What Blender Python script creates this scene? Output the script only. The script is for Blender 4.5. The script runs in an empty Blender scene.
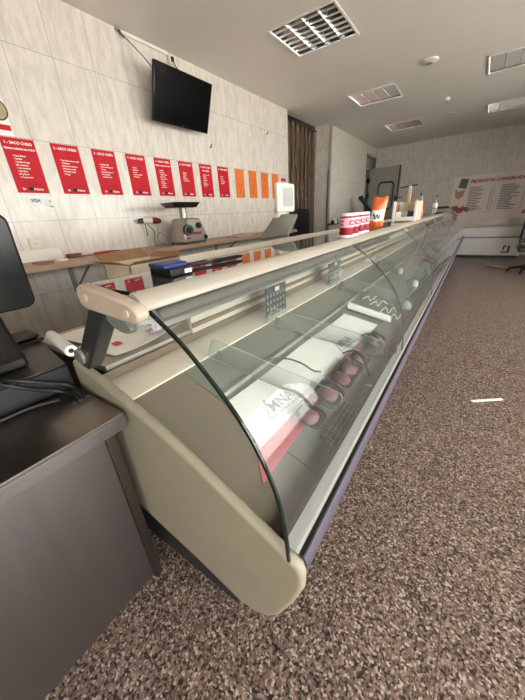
import bpy, math, random
from mathutils import Vector, Matrix
random.seed(7)
SC = bpy.context.scene
COL = SC.collection
PI = math.pi
CX, CZ = 3.122, 1.34          # lens position above the floor (m)
CEIL = 3.018
YB = 10.70                    # rear wall

# ------------------------------------------------------------------ materials
def lin(c):
    if isinstance(c, str):
        c = tuple(int(c[i:i+2], 16)/255 for i in (0, 2, 4))
    return tuple((x/12.92 if x <= .04045 else ((x+.055)/1.055)**2.4) for x in c) + (1,)

def newmat(name):
    m = bpy.data.materials.new(name); m.use_nodes = True
    nt = m.node_tree; b = nt.nodes['Principled BSDF']
    return m, nt, b

def N(nt, kind, **kw):
    n = nt.nodes.new(kind)
    for k, v in kw.items():
        if k in n.inputs: n.inputs[k].default_value = v
        else: setattr(n, k, v)
    return n

def ramp(nt, stops, interp='LINEAR'):
    r = nt.nodes.new('ShaderNodeValToRGB'); e = r.color_ramp.elements
    r.color_ramp.interpolation = interp
    while len(e) < len(stops): e.new(.5)
    for i, (p, c) in enumerate(stops):
        e[i].position = p; e[i].color = lin(c)
    return r

def mat(name, col, rough=.5, metal=0., var=.08, scale=12., stretch=(1, 1, 1), bump=0., spec=.5, coat=0.):
    """plain procedural surface: base colour slightly broken up by noise"""
    m, nt, b = newmat(name)
    L = nt.links.new
    tc = N(nt, 'ShaderNodeTexCoord'); mp = N(nt, 'ShaderNodeMapping'); mp.inputs['Scale'].default_value = stretch
    L(tc.outputs['Object'], mp.inputs[0])
    no = N(nt, 'ShaderNodeTexNoise', Scale=scale, Detail=5.); L(mp.outputs[0], no.inputs['Vector'])
    c = lin(col)
    mx = N(nt, 'ShaderNodeMix', data_type='RGBA')
    mx.inputs['A'].default_value = tuple(x*(1-var) for x in c[:3])+(1,)
    mx.inputs['B'].default_value = tuple(min(1, x*(1+var)) for x in c[:3])+(1,)
    L(no.outputs['Fac'], mx.inputs['Factor']); L(mx.outputs['Result'], b.inputs['Base Color'])
    b.inputs['Roughness'].default_value = rough; b.inputs['Metallic'].default_value = metal
    b.inputs['Specular IOR Level'].default_value = spec
    b.inputs['Coat Weight'].default_value = coat
    if bump:
        bp = N(nt, 'ShaderNodeBump', Strength=bump, Distance=.002); L(no.outputs['Fac'], bp.inputs['Height']); L(bp.outputs[0], b.inputs['Normal'])
    return m

def glassmat(name, tint, rough=.0, ior=1.5, dirt=0.):
    """thin sheet glass: see-through with a mirror-like surface reflection"""
    m = bpy.data.materials.new(name); m.use_nodes = True; nt = m.node_tree; nt.nodes.clear(); L = nt.links.new
    out = N(nt, 'ShaderNodeOutputMaterial'); tr = N(nt, 'ShaderNodeBsdfTransparent'); tr.inputs[0].default_value = tint
    gl = N(nt, 'ShaderNodeBsdfGlossy', Roughness=rough); gl.inputs[0].default_value = (1, 1, 1, 1)
    fr = N(nt, 'ShaderNodeFresnel', IOR=ior); mx = N(nt, 'ShaderNodeMixShader')
    L(fr.outputs[0], mx.inputs[0]); L(tr.outputs[0], mx.inputs[1]); L(gl.outputs[0], mx.inputs[2])
    last = mx
    if dirt:
        df = N(nt, 'ShaderNodeBsdfDiffuse'); df.inputs[0].default_value = (.8, .8, .78, 1)
        tc = N(nt, 'ShaderNodeTexCoord'); no = N(nt, 'ShaderNodeTexNoise', Scale=9., Detail=6.); L(tc.outputs['Object'], no.inputs['Vector'])
        ml = N(nt, 'ShaderNodeMath', operation='MULTIPLY'); ml.inputs[1].default_value = dirt*2; L(no.outputs['Fac'], ml.inputs[0])
        m2 = N(nt, 'ShaderNodeMixShader'); L(ml.outputs[0], m2.inputs[0]); L(mx.outputs[0], m2.inputs[1]); L(df.outputs[0], m2.inputs[2]); last = m2
    L(last.outputs[0], out.inputs[0])
    return m

def tilemat(name, axis, w, o, h, zo, base='d8d0c5', dark='c3bbae', joint='8f877c'):
    """glazed marble-look wall tile, w x h, running along the given axis"""
    m, nt, b = newmat(name); L = nt.links.new
    tc = N(nt, 'ShaderNodeTexCoord'); sp = N(nt, 'ShaderNodeSeparateXYZ'); L(tc.outputs['Object'], sp.inputs[0])
    def jt(sock, off, size, half):
        a = N(nt, 'ShaderNodeMath', operation='SUBTRACT'); a.inputs[1].default_value = off-half; L(sock, a.inputs[0])
        d = N(nt, 'ShaderNodeMath', operation='DIVIDE'); d.inputs[1].default_value = size; L(a.outputs[0], d.inputs[0])
        f = N(nt, 'ShaderNodeMath', operation='FRACT'); L(d.outputs[0], f.inputs[0])
        l = N(nt, 'ShaderNodeMath', operation='LESS_THAN'); l.inputs[1].default_value = 2*half/size; L(f.outputs[0], l.inputs[0])
        fl = N(nt, 'ShaderNodeMath', operation='FLOOR'); L(d.outputs[0], fl.inputs[0])
        return l, fl
    j1, c1 = jt(sp.outputs[axis], o, w, .0016); j2, c2 = jt(sp.outputs['Z'], zo, h, .0016)
    mxj = N(nt, 'ShaderNodeMath', operation='MAXIMUM'); L(j1.outputs[0], mxj.inputs[0]); L(j2.outputs[0], mxj.inputs[1])
    cb = N(nt, 'ShaderNodeCombineXYZ'); L(c1.outputs[0], cb.inputs[0]); L(c2.outputs[0], cb.inputs[1])
    wn = N(nt, 'ShaderNodeTexWhiteNoise'); L(cb.outputs[0], wn.inputs[0])
    mp = N(nt, 'ShaderNodeMapping'); mp.inputs['Scale'].default_value = (1, 1, .24); L(tc.outputs['Object'], mp.inputs[0])
    ad = N(nt, 'ShaderNodeVectorMath', operation='ADD'); L(mp.outputs[0], ad.inputs[0])
    sc = N(nt, 'ShaderNodeVectorMath', operation='SCALE'); sc.inputs['Scale'].default_value = 7.; L(wn.outputs['Color'], sc.inputs[0]); L(sc.outputs[0], ad.inputs[1])
    n1 = N(nt, 'ShaderNodeTexNoise', Scale=22., Detail=7., Roughness=.65, Distortion=.4); L(ad.outputs[0], n1.inputs['Vector'])
    r = ramp(nt, [(.3, dark), (.55, base), (.8, 'e3dcd1')]); L(n1.outputs['Fac'], r.inputs[0])
    mx = N(nt, 'ShaderNodeMix', data_type='RGBA'); mx.inputs['B'].default_value = lin(joint)
    L(mxj.outputs[0], mx.inputs['Factor']); L(r.outputs[0], mx.inputs['A']); L(mx.outputs['Result'], b.inputs['Base Color'])
    b.inputs['Roughness'].default_value = .2; b.inputs['Specular IOR Level'].default_value = .5
    return m

def granitemat():
    m, nt, b = newmat('floor_granite'); L = nt.links.new
    tc = N(nt, 'ShaderNodeTexCoord')
    v = N(nt, 'ShaderNodeTexVoronoi', Scale=145., Randomness=1.); L(tc.outputs['Object'], v.inputs['Vector'])
    no = N(nt, 'ShaderNodeTexNoise', Scale=90., Detail=4.); L(tc.outputs['Object'], no.inputs['Vector'])
    sp = N(nt, 'ShaderNodeSeparateColor'); L(v.outputs['Color'], sp.inputs[0])
    mm = N(nt, 'ShaderNodeMath', operation='MULTIPLY_ADD'); mm.inputs[1].default_value = .7; L(sp.outputs[0], mm.inputs[0])
    m2 = N(nt, 'ShaderNodeMath', operation='MULTIPLY'); m2.inputs[1].default_value = .45; L(no.outputs['Fac'], m2.inputs[0]); L(m2.outputs[0], mm.inputs[2])
    r = ramp(nt, [(.0, '1d1918'), (.30, '3a302c'), (.40, '66534a'), (.56, '806a5d'), (.74, '9a8577'), (.86, 'c2b2a5')], 'CONSTANT'); L(mm.outputs[0], r.inputs[0])
    sx = N(nt, 'ShaderNodeSeparateXYZ'); L(tc.outputs['Object'], sx.inputs[0])
    js = []
    for ax, off in (('X', 3.29), ('Y', .84)):
        a = N(nt, 'ShaderNodeMath', operation='SUBTRACT'); a.inputs[1].default_value = off-.0015; L(sx.outputs[ax], a.inputs[0])
        d = N(nt, 'ShaderNodeMath', operation='DIVIDE'); d.inputs[1].default_value = .6; L(a.outputs[0], d.inputs[0])
        f = N(nt, 'ShaderNodeMath', operation='FRACT'); L(d.outputs[0], f.inputs[0])
        l = N(nt, 'ShaderNodeMath', operation='LESS_THAN'); l.inputs[1].default_value = .005; L(f.outputs[0], l.inputs[0]); js.append(l)
    mxj = N(nt, 'ShaderNodeMath', operation='MAXIMUM'); L(js[0].outputs[0], mxj.inputs[0]); L(js[1].outputs[0], mxj.inputs[1])
    mx = N(nt, 'ShaderNodeMix', data_type='RGBA'); mx.inputs['B'].default_value = lin('4a3d36')
    L(mxj.outputs[0], mx.inputs['Factor']); L(r.outputs[0], mx.inputs['A']); L(mx.outputs['Result'], b.inputs['Base Color'])
    b.inputs['Roughness'].default_value = .33; b.inputs['Specular IOR Level'].default_value = .45
    return m

def orangemat():
    m, nt, b = newmat('orange_poster_paper'); L = nt.links.new
    tc = N(nt, 'ShaderNodeTexCoord'); no = N(nt, 'ShaderNodeTexNoise', Scale=60., Detail=2.)
    mp = N(nt, 'ShaderNodeMapping'); mp.inputs['Scale'].default_value = (1, 1, .25); L(tc.outputs['Object'], mp.inputs[0]); L(mp.outputs[0], no.inputs['Vector'])
    r = ramp(nt, [(.35, 'cf5a1e'), (.6, 'e07a33'), (.75, 'e89a5a')]); L(no.outputs['Fac'], r.inputs[0]); L(r.outputs[0], b.inputs['Base Color'])
    b.inputs['Roughness'].default_value = .5
    return m

def gridmat(name, a, bcol, axes, cell, fill=.62):
    """woven/perforated black mesh look"""
    m, nt, b = newmat(name); L = nt.links.new
    tc = N(nt, 'ShaderNodeTexCoord'); sp = N(nt, 'ShaderNodeSeparateXYZ'); L(tc.outputs['Object'], sp.inputs[0]); ls = []
    for ax, ce in zip(axes, cell):
        d = N(nt, 'ShaderNodeMath', operation='DIVIDE'); d.inputs[1].default_value = ce; L(sp.outputs[ax], d.inputs[0])
        f = N(nt, 'ShaderNodeMath', operation='FRACT'); L(d.outputs[0], f.inputs[0])
        l = N(nt, 'ShaderNodeMath', operation='LESS_THAN'); l.inputs[1].default_value = fill; L(f.outputs[0], l.inputs[0]); ls.append(l)
    mn = N(nt, 'ShaderNodeMath', operation='MINIMUM'); L(ls[0].outputs[0], mn.inputs[0]); L(ls[1].outputs[0], mn.inputs[1])
    mx = N(nt, 'ShaderNodeMix', data_type='RGBA'); mx.inputs['A'].default_value = lin(a); mx.inputs['B'].default_value = lin(bcol)
    L(mn.outputs[0], mx.inputs['Factor']); L(mx.outputs['Result'], b.inputs['Base Color']); b.inputs['Roughness'].default_value = .4
    return m

M = {}
M['tile'] = tilemat('wall_tile', 'Y', .3475, 1.338, .6, 2.618)
M['tile_x'] = tilemat('wall_tile_rear', 'X', .3475, .21, .6, 2.618)
M['floor'] = granitemat()
M['ceiling'] = mat('ceiling_paint', 'e2dbd2', .85, var=.02, scale=2.)
M['paint'] = mat('white_wall_paint', 'cfc8bd', .8, var=.03, scale=3.)
M['outside'] = mat('pavement', 'b6b4b1', .9, var=.15, scale=6.)
M['steel'] = mat('brushed_steel', '8d898a', .34, 1., var=.12, scale=14., stretch=(1, 1, .06), bump=.05)
M['steel_top'] = mat('worn_steel_top', '8a8178', .3, 1., var=.3, scale=9.)
M['steel_leg'] = mat('steel_leg', '6e6660', .35, 1., var=.1)
M['alu'] = mat('aluminium_rail', 'efeeea', .3, .0, var=.05, scale=30., stretch=(1, .05, 1))
M['chrome'] = mat('chrome', 'd8d8d8', .1, 1., var=.03)
M['slab'] = mat('cream_slab', 'a0988a', .32, 0., var=.05, scale=18.)
M['panel'] = mat('aged_cream_plastic', '958c78', .42, var=.12, scale=7.)
M['cap'] = mat('beige_plastic_cap', 'b9a793', .45, var=.06, scale=9.)
M['post'] = mat('dark_grey_post', '4c4e4b', .3, .6, var=.06)
M['lampcap'] = mat('grey_lamp_cap', '83857f', .4, .2, var=.05)
M['charcoal'] = mat('charcoal_base', '2a2826', .6, var=.1)
M['purple'] = mat('mauve_bumper', '645d6c', .32, .3, var=.05, scale=20., stretch=(1, .05, 1))
M['gasket'] = mat('black_gasket', '0f0f0e', .5, var=.05)
M['sill'] = mat('white_sill', 'efeee8', .35, var=.04)
M['deck'] = mat('brown_deck_plate', '8c8173', .3, .25, var=.12, scale=6., stretch=(1, .3, 1))
M['deck2'] = mat('grey_deck_plate', '85867a', .35, .25, var=.1, scale=6., stretch=(1, .3, 1))
M['ledge'] = mat('cream_ledge', 'e3dac9', .4, var=.08, scale=8.)
M['band'] = mat('brown_rail', '71604f', .4, .2, var=.1, scale=10., stretch=(1, .1, 1))
M['rearpanel'] = mat('rear_panel', 'c2b6a4', .45, var=.08, scale=6.)
M['worktop'] = mat('worktop_grey', 'a59f95', .35, .4, var=.06)
M['tank'] = mat('case_body', '55514a', .5, var=.08)
M['glass'] = glassmat('display_glass', (.90, .95, .925, 1), 0., 1.45, .035)
M['shelfglass'] = glassmat('top_shelf_glass', (.80, .90, .86, 1), 0., 1.6, .03)
M['pane'] = glassmat('window_glass', (.97, .98, .97, 1), 0., 1.3)
M['acrylic'] = glassmat('clear_acrylic', (.94, .96, .95, 1), .05, 1.4, .05)
M['film'] = glassmat('cling_film', (.98, .98, .98, 1), .06, 1.3, .012)
M['glassedge'] = mat('green_glass_edge', '16241d', .15, var=.05)
M['jointline'] = mat('joint_line', '565c58', .3)
M['white'] = mat('white_plastic', 'e4e1d8', .4, var=.03)
M['cream'] = mat('cream_plastic', 'd8cfba', .4, var=.03)
M['paper'] = mat('white_paper', 'f1eee8', .7, var=.04, scale=5.)
M['butcher'] = mat('butcher_paper', 'f3efe8', .6, var=.05, scale=5., bump=.1)
M['redsheet'] = mat('red_plastic_sheet', 'c9777d', .35, var=.15, scale=7.)
M['redpaper'] = mat('red_poster_paper', 'b81826', .6, var=.05, scale=20., spec=.25)
M['orange'] = orangemat()
M['ink'] = mat('white_ink', 'f2ece4', .6, var=.02)
M['greyink'] = mat('grey_ink', '6b706f', .6, var=.02)
M['blackink'] = mat('black_ink', '17120f', .7, var=.02)
M['redink'] = mat('red_ink', 'a31f31', .6, var=.02)
M['blueink'] = mat('blue_ink', '2b3f77', .6, var=.02)
M['purpleink'] = mat('violet_ink', '8f82c4', .6, var=.02)
M['black'] = mat('black_plastic', '0d0c0c', .3, var=.1)
M['blackgloss'] = mat('black_gloss', '0b0b0c', .12, var=.05)
M['screen'] = mat('dark_screen', '060607', .25, var=.02, spec=.15)
M['darkblue'] = mat('blue_black_metal', '14151a', .4, .2, var=.1)
M['drawertop'] = mat('drawer_top', '39352f', .45, .3, var=.1)
M['blue'] = mat('blue_plastic', '1f2f66', .4, var=.05)
M['rubber'] = mat('black_cable', '100f0f', .5, var=.05)
M['wood'] = mat('shelf_wood', 'a78b73', .5, var=.3, scale=9., stretch=(1, .2, 1))
M['lightwood'] = mat('pale_wood', 'c9a987', .55, var=.12, scale=20.)
M['card'] = mat('cardboard', 'c7b49a', .75, var=.08, scale=6.)
M['cardin'] = mat('cardboard_inside', '8a6a48', .8, var=.1)
M['castmetal'] = mat('cast_metal', 'a09b92', .35, .7, var=.1)
M['darkmetal'] = mat('dark_metal', '3b3936', .4, .6, var=.1)
M['redplastic'] = mat('red_plastic', 'b3202a', .4, var=.05)
M['maroon'] = mat('maroon_plastic', '5d1620', .4, var=.05)
M['meat'] = mat('pink_meat', 'c98f94', .35, var=.3, scale=45.)
M['mince'] = mat('raw_meat', 'bd7a80', .4, var=.35, scale=60., bump=.3)
M['tray'] = gridmat('mesh_tray', '4b473f', '1a1816', 'XY', (.012, .012))
M['gridmat'] = gridmat('mesh_mat', '6d675c', '1c1a17', 'XY', (.017, .017), .72)
M['board'] = gridmat('price_grid', '2b2d2c', '7f837f', 'YZ', (.036, .038), .55)
M['boardtop'] = mat('price_board_grey', '3f4448', .4, var=.05)
M['jar'] = mat('red_sauce', '8f1f2c', .25, var=.15, scale=50.)
M['pink'] = mat('pink_label', 'e0a0ad', .45, var=.06)
M['lid'] = mat('white_lid', 'e3d6d6', .4, var=.04)
M['crisps'] = mat('orange_bag_foil', 'd2602e', .28, .2, var=.25, scale=14.)
M['bottle'] = glassmat('clear_bottle', (.82, .88, .9, 1), .03, 1.45, .16)
M['curtain'] = mat('brown_strip', '57432f', .5, var=.25, scale=6., stretch=(8, 8, .2))
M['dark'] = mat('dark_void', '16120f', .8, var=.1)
M['door'] = mat('cold_door_grey', '8d8b84', .45, .2, var=.04)
M['freezer'] = mat('freezer_white', 'ebe7e3', .35, var=.03)
M['signface'] = mat('sign_face', 'e6d8d2', .5, var=.05, scale=3.)
M['greenpic'] = mat('green_picture', '5b6b3a', .6, var=.4, scale=40.)
M['tanpic'] = mat('tan_picture', 'b98a68', .6, var=.25, scale=40.)
M['prawn'] = mat('prawn_red', '9c4a36', .5, var=.3, scale=40.)
M['louver'] = mat('mirror_louver', 'd6d6d6', .16, 1., var=.03)
M['tube'] = mat('fluorescent_tube', 'f1efe8', .3, var=.02)
M['green'] = mat('green_garnish', '5f7a3c', .6, var=.3, scale=30.)
M['bag'] = mat('white_bag', 'dcdcd6', .3, var=.1, scale=20.)
M['plug'] = mat('socket_plastic', 'd3c8b3', .4, var=.03)
M['brownbits'] = mat('brown_sticker', '8a5a40', .6, var=.2)
M['photo'] = mat('magazine_print', 'b9a29a', .4, var=.35, scale=30.)

# ------------------------------------------------------------------ mesh builder
class MB:
    def __init__(s): s.v = []; s.f = []; s.m = []; s.T = Matrix.Identity(4); s.mi = 0
    def add(s, vs, fs):
        o = len(s.v); s.v += [s.T @ Vector(v) for v in vs]
        for f in fs: s.f.append([o+i for i in f]); s.m.append(s.mi)
        return s
    def box(s, a, b):
        (x0, y0, z0), (x1, y1, z1) = a, b
        x0, x1 = min(x0, x1), max(x0, x1); y0, y1 = min(y0, y1), max(y0, y1); z0, z1 = min(z0, z1), max(z0, z1)
        return s.add([(x0,y0,z0),(x1,y0,z0),(x1,y1,z0),(x0,y1,z0),(x0,y0,z1),(x1,y0,z1),(x1,y1,z1),(x0,y1,z1)],
                     [(0,3,2,1),(4,5,6,7),(0,1,5,4),(1,2,6,5),(2,3,7,6),(3,0,4,7)])
    def prism(s, prof, a, b, axis='y'):
        """closed polygon prof extruded along an axis; prof in (x,z) for y, (x,y) for z, (y,z) for x"""
        n = len(prof)
        ar = sum(prof[i][0]*prof[(i+1) % n][1]-prof[(i+1) % n][0]*prof[i][1] for i in range(n))
        p = list(prof) if ar > 0 else list(prof)[::-1]
        mk = {'y': lambda q, t: (q[0], t, q[1]), 'z': lambda q, t: (q[0], q[1], t), 'x': lambda q, t: (t, q[0], q[1])}[axis]
        vs = [mk(q, a) for q in p]+[mk(q, b) for q in p]
        bot, top = list(range(n)), list(range(n, 2*n))
        side = [(i, (i+1) % n, n+(i+1) % n, n+i) for i in range(n)]
        if axis == 'y':
            fs = [bot, top[::-1]]+[f[::-1] for f in side]
        else:
            fs = [bot[::-1], top]+side
        return s.add(vs, fs)
    def sheet(s, prof, a, b, t):
        """open profile (x,z) along y as a sheet of thickness t"""
        n = len(prof); off = []
        for i in range(n):
            p0 = Vector(prof[max(0, i-1)]); p1 = Vector(prof[min(n-1, i+1)]); d = (p1-p0).normalized()
            off.append((prof[i][0]-d.y*t, prof[i][1]+d.x*t))
        return s.prism(list(prof)+off[::-1], a, b)
    def tube(s, pts, r, n=10, caps=True):
        pts = [Vector(p) for p in pts]; rings = []; k = len(pts)
        rr = r if isinstance(r, (list, tuple)) else [r]*k
        ref = None; vs = []
        for i in range(k):
            d = (pts[min(k-1, i+1)]-pts[max(0, i-1)]).normalized()
            if ref is None:
                ref = Vector((0, 0, 1)) if abs(d.z) < .9 else Vector((1, 0, 0))
            u = (ref-d*ref.dot(d)).normalized(); w = d.cross(u); ref = u
            for j in range(n):
                a = 2*PI*j/n; vs.append(pts[i]+(u*math.cos(a)+w*math.sin(a))*rr[i])
        fs = [(i*n+j, i*n+(j+1) % n, (i+1)*n+(j+1) % n, (i+1)*n+j) for i in range(k-1) for j in range(n)]
        if caps: fs += [tuple(range(n))[::-1], tuple((k-1)*n+j for j in range(n))]
        return s.add(vs, fs)
    def lathe(s, prof, c, n=24, sx=1, sy=1):
        """(r,z) profile turned round the vertical through c"""
        vs = []; k = len(prof)
        for r, z in prof:
            for j in range(n):
                a = 2*PI*j/n; vs.append((c[0]+sx*max(r, 1e-4)*math.cos(a), c[1]+sy*max(r, 1e-4)*math.sin(a), c[2]+z))
        fs = [(i*n+j, i*n+(j+1) % n, (i+1)*n+(j+1) % n, (i+1)*n+j) for i in range(k-1) for j in range(n)]
        fs += [tuple(range(n))[::-1], tuple((k-1)*n+j for j in range(n))]
        return s.add(vs, fs)
    def grid(s, fn, nu, nv, t=0):
        vs = [fn(i/nu, j/nv) for i in range(nu+1) for j in range(nv+1)]
        q = lambda i, j: i*(nv+1)+j
        fs = [(q(i, j), q(i+1, j), q(i+1, j+1), q(i, j+1)) for i in range(nu) for j in range(nv)]
        if t:
            n = len(vs); vs2 = [Vector(v)-Vector((0, 0, t)) for v in vs]
            fs2 = [tuple(n+i for i in f[::-1]) for f in fs]; rim = []
            ed = [q(i, 0) for i in range(nu+1)]+[q(nu, j) for j in range(1, nv+1)]+[q(i, nv) for i in range(nu-1, -1, -1)]+[q(0, j) for j in range(nv-1, 0, -1)]
            for a, b in zip(ed, ed[1:]+ed[:1]): rim.append((b, a, n+a, n+b))
            return s.add(vs+vs2, fs+fs2+rim)
        return s.add(vs, fs)
    def holed(s, U, V, holes, mk):
        """plane cut by U x V grid lines leaving holes (u0,u1,v0,v1)"""
        for a, b in zip(U, U[1:]):
            for c, d in zip(V, V[1:]):
                mu, mv = (a+b)/2, (c+d)/2
                if any(h[0] < mu < h[1] and h[2] < mv < h[3] for h in holes): continue
                s.add([mk(a, c), mk(b, c), mk(b, d), mk(a, d)], [(0, 1, 2, 3)])
        return s

ORG = {}
def link(o): COL.objects.link(o); return o

def thing(name, label, cat, loc, group=None):
    o = bpy.data.objects.new(name, None); link(o); o.location = loc; ORG[o.name] = Vector(loc)
    o.empty_display_size = .05
    o['label'] = label; o['category'] = cat
    if group: o['group'] = group
    return o

def build(mb, name, mats, parent=None, label=None, cat=None, group=None, kind=None, bevel=0., seg=2, smooth=35, world=False, ang=.6):
    if not isinstance(mats, (list, tuple)): mats = [mats]
    if parent is not None: org = ORG[parent.name]
    elif world: org = Vector((0, 0, 0))
    else:
        xs = [v.x for v in mb.v]; ys = [v.y for v in mb.v]; zs = [v.z for v in mb.v]
        org = Vector(((min(xs)+max(xs))/2, (min(ys)+max(ys))/2, min(zs)))
    me = bpy.data.meshes.new(name); me.from_pydata([v-org for v in mb.v], [], mb.f)
    for m in mats: me.materials.append(M[m] if isinstance(m, str) else m)
    me.polygons.foreach_set('material_index', mb.m); me.update()
    if smooth:
        me.polygons.foreach_set('use_smooth', [True]*len(me.polygons))
        me.set_sharp_from_angle(angle=math.radians(smooth))
    o = bpy.data.objects.new(name, me); link(o)
    ORG[o.name] = org
    if parent is not None: o.parent = parent
    else: o.location = org
    if bevel:
        b = o.modifiers.new('bevel', 'BEVEL'); b.width = bevel; b.segments = seg; b.limit_method = 'ANGLE'; b.angle_limit = ang; b.harden_normals = False
    if label: o['label'] = label
    if cat: o['category'] = cat
    if group: o['group'] = group
    if kind: o['kind'] = kind
    return o

def struct(mb, name, mats, **k): return build(mb, name, mats, kind='structure', world=True, smooth=0, **k)

def text_mesh(mb, body, size, o, u, v, align='LEFT', lift=.0012, bold=0., spacing=1., valign='TOP_BASELINE', extrude=.0003):
    """lettering laid on the plane o + u,v"""
    cu = bpy.data.curves.new('t', 'FONT'); cu.body = body; cu.size = size; cu.align_x = align; cu.space_line = spacing
    cu.extrude = extrude; cu.resolution_u = 2; cu.offset = bold
    ob = bpy.data.objects.new('t', cu); me = bpy.data.meshes.new_from_object(ob)
    o, u, v = Vector(o), Vector(u).normalized(), Vector(v).normalized(); n = u.cross(v)
    mb.add([o+u*p.co.x+v*p.co.y+n*(p.co.z+lift) for p in me.vertices], [list(p.vertices) for p in me.polygons])
    bpy.data.objects.remove(ob); bpy.data.curves.remove(cu); bpy.data.meshes.remove(me)
    return mb

def slab_on(mb, o, u, v, w, h, t=.001, lift=0.):
    o, u, v = Vector(o), Vector(u).normalized(), Vector(v).normalized(); n = u.cross(v); o = o+n*lift
    P = [o, o+u*w, o+u*w+v*h, o+v*h]
    return mb.add(P+[p+n*t for p in P], [(0,3,2,1),(4,5,6,7),(0,1,5,4),(1,2,6,5),(2,3,7,6),(3,0,4,7)])

def rnd(w, h, r, n=5):
    """rounded rectangle outline centred on the origin"""
    p = []
    for cx, cy, a0 in ((w/2-r, h/2-r, 0), (-w/2+r, h/2-r, PI/2), (-w/2+r, -h/2+r, PI), (w/2-r, -h/2+r, 1.5*PI)):
        for i in range(n+1):
            a = a0+PI/2*i/n; p.append((cx+r*math.cos(a), cy+r*math.sin(a)))
    return p
def frame(o, ux, uy, uz):
    ux, uy, uz = Vector(ux), Vector(uy), Vector(uz)
    return Matrix(((ux.x, uy.x, uz.x, o[0]), (ux.y, uy.y, uz.y, o[1]), (ux.z, uy.z, uz.z, o[2]), (0, 0, 0, 1)))
def cr(pts, n=8):
    """smooth curve through points"""
    P = [Vector(p) for p in pts]; P = [2*P[0]-P[1]]+P+[2*P[-1]-P[-2]]; out = []
    for i in range(1, len(P)-2):
        for k in range(n):
            t = k/n; a, b, c, d = P[i-1:i+3]
            out.append(.5*((2*b)+(c-a)*t+(2*a-5*b+4*c-d)*t*t+(3*b-a-3*c+d)*t**3))
    return out+[P[-2]]
def R(x, z): return (CX+x, CZ+z)

# ================================================================== SETTING
XR, YF = 6.6, -3.0
FIX = [(1.055, 3.36), (1.05, 5.71), (1.055, 8.10), (2.87, 5.70), (2.90, 8.13)]     # recessed ceiling lights
FW, FD = .665, .655
struct(MB().add([(-1.2, YF, 0), (XR, YF, 0), (XR, YB, 0), (-1.2, YB, 0)], [(0, 1, 2, 3)]), 'floor', 'floor')
U = sorted({-1.2, XR, *[x for x, y in FIX], *[x+FW for x, y in FIX]}); V = sorted({YF, YB, *[y for x, y in FIX], *[y+FD for x, y in FIX]})
struct(MB().holed(U, V, [(x, x+FW, y, y+FD) for x, y in FIX], lambda u, v: (u, v, CEIL)), 'ceiling', 'ceiling')
struct(MB().box((-.15, YF, 0), (0, 5.58, CEIL)), 'wall_left', 'tile')
# niche with the strip curtain
DY0, DY1, DZ = 9.75, 10.66, 2.80
m = MB().box((-1.05, 6.99, 0), (.21, 7.15, CEIL))
struct(m, 'wall_return', 'tile_x')
struct(MB().box((-.1, 7.15, 0), (.21, DY0, CEIL)).box((-.1, DY1, 0), (.21, YB, CEIL)).box((-.1, DY0, DZ), (.21, DY1, CEIL)), 'wall_passage', 'tile')
struct(MB().box((-1.2, 5.43, 0), (-1.05, 7.15, CEIL)).box((-1.05, 5.43, 0), (-.15, 5.58, CEIL)), 'wall_alcove', 'paint')
struct(MB().box((-.149, 5.58, 2.97), (-.12, 6.99, CEIL)), 'trim_1', 'dark')
struct(MB().box((-.1, YB, 0), (XR, YB+.15, CEIL)), 'wall_rear', 'tile_x')
struct(MB().box((.211, 6.965, .0), (.225, 7.02, 2.19)), 'trim_2', mat('corner_guard', '57534c', .5))
# shop front: right-hand wall and street wall with big openings
WY = [(-2.4, 2.0), (2.15, 7.2)]; WZ = (.12, 2.5)
hs = [(a, b, *WZ) for a, b in WY]
struct(MB().holed([YF, -2.4, 2.0, 2.15, 7.2, YB], [0, WZ[0], WZ[1], CEIL], hs, lambda u, v: (XR, u, v)), 'wall_right', 'paint')
FX = [(4.2, 6.2)]
hs = [(a, b, *WZ) for a, b in FX]
struct(MB().holed([-.15, 4.2, 6.2, XR], [0, WZ[0], WZ[1], CEIL], hs, lambda u, v: (u, YF, v)), 'wall_front', 'paint')
k = 0
for a, b in WY+FX:
    k += 1; side = k <= 2
    def bx(mb, u0, u1, z0, z1, d=.05):
        return mb.box((XR-d/2, u0, z0), (XR+d/2, u1, z1)) if side else mb.box((u0, YF-d/2, z0), (u1, YF+d/2, z1))
    mb = MB()
    for u0, u1, z0, z1 in ((a, a+.06, *WZ), (b-.06, b, *WZ), (a, b, WZ[0], WZ[0]+.06), (a, b, WZ[1]-.06, WZ[1]), ((a+b)/2-.03, (a+b)/2+.03, *WZ)): bx(mb, u0, u1, z0, z1)
    w = struct(mb, f'window_{k}', 'alu')
    build(bx(MB(), a+.05, b-.05, WZ[0]+.05, WZ[1]-.05, .006), 'pane', 'pane', parent=w, smooth=0)
struct(MB().add([(-9, -16, -.06), (22, -16, -.06), (22, 16, -.06), (-9, 16, -.06)], [(0, 1, 2, 3)]), 'ground', 'outside')

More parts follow.
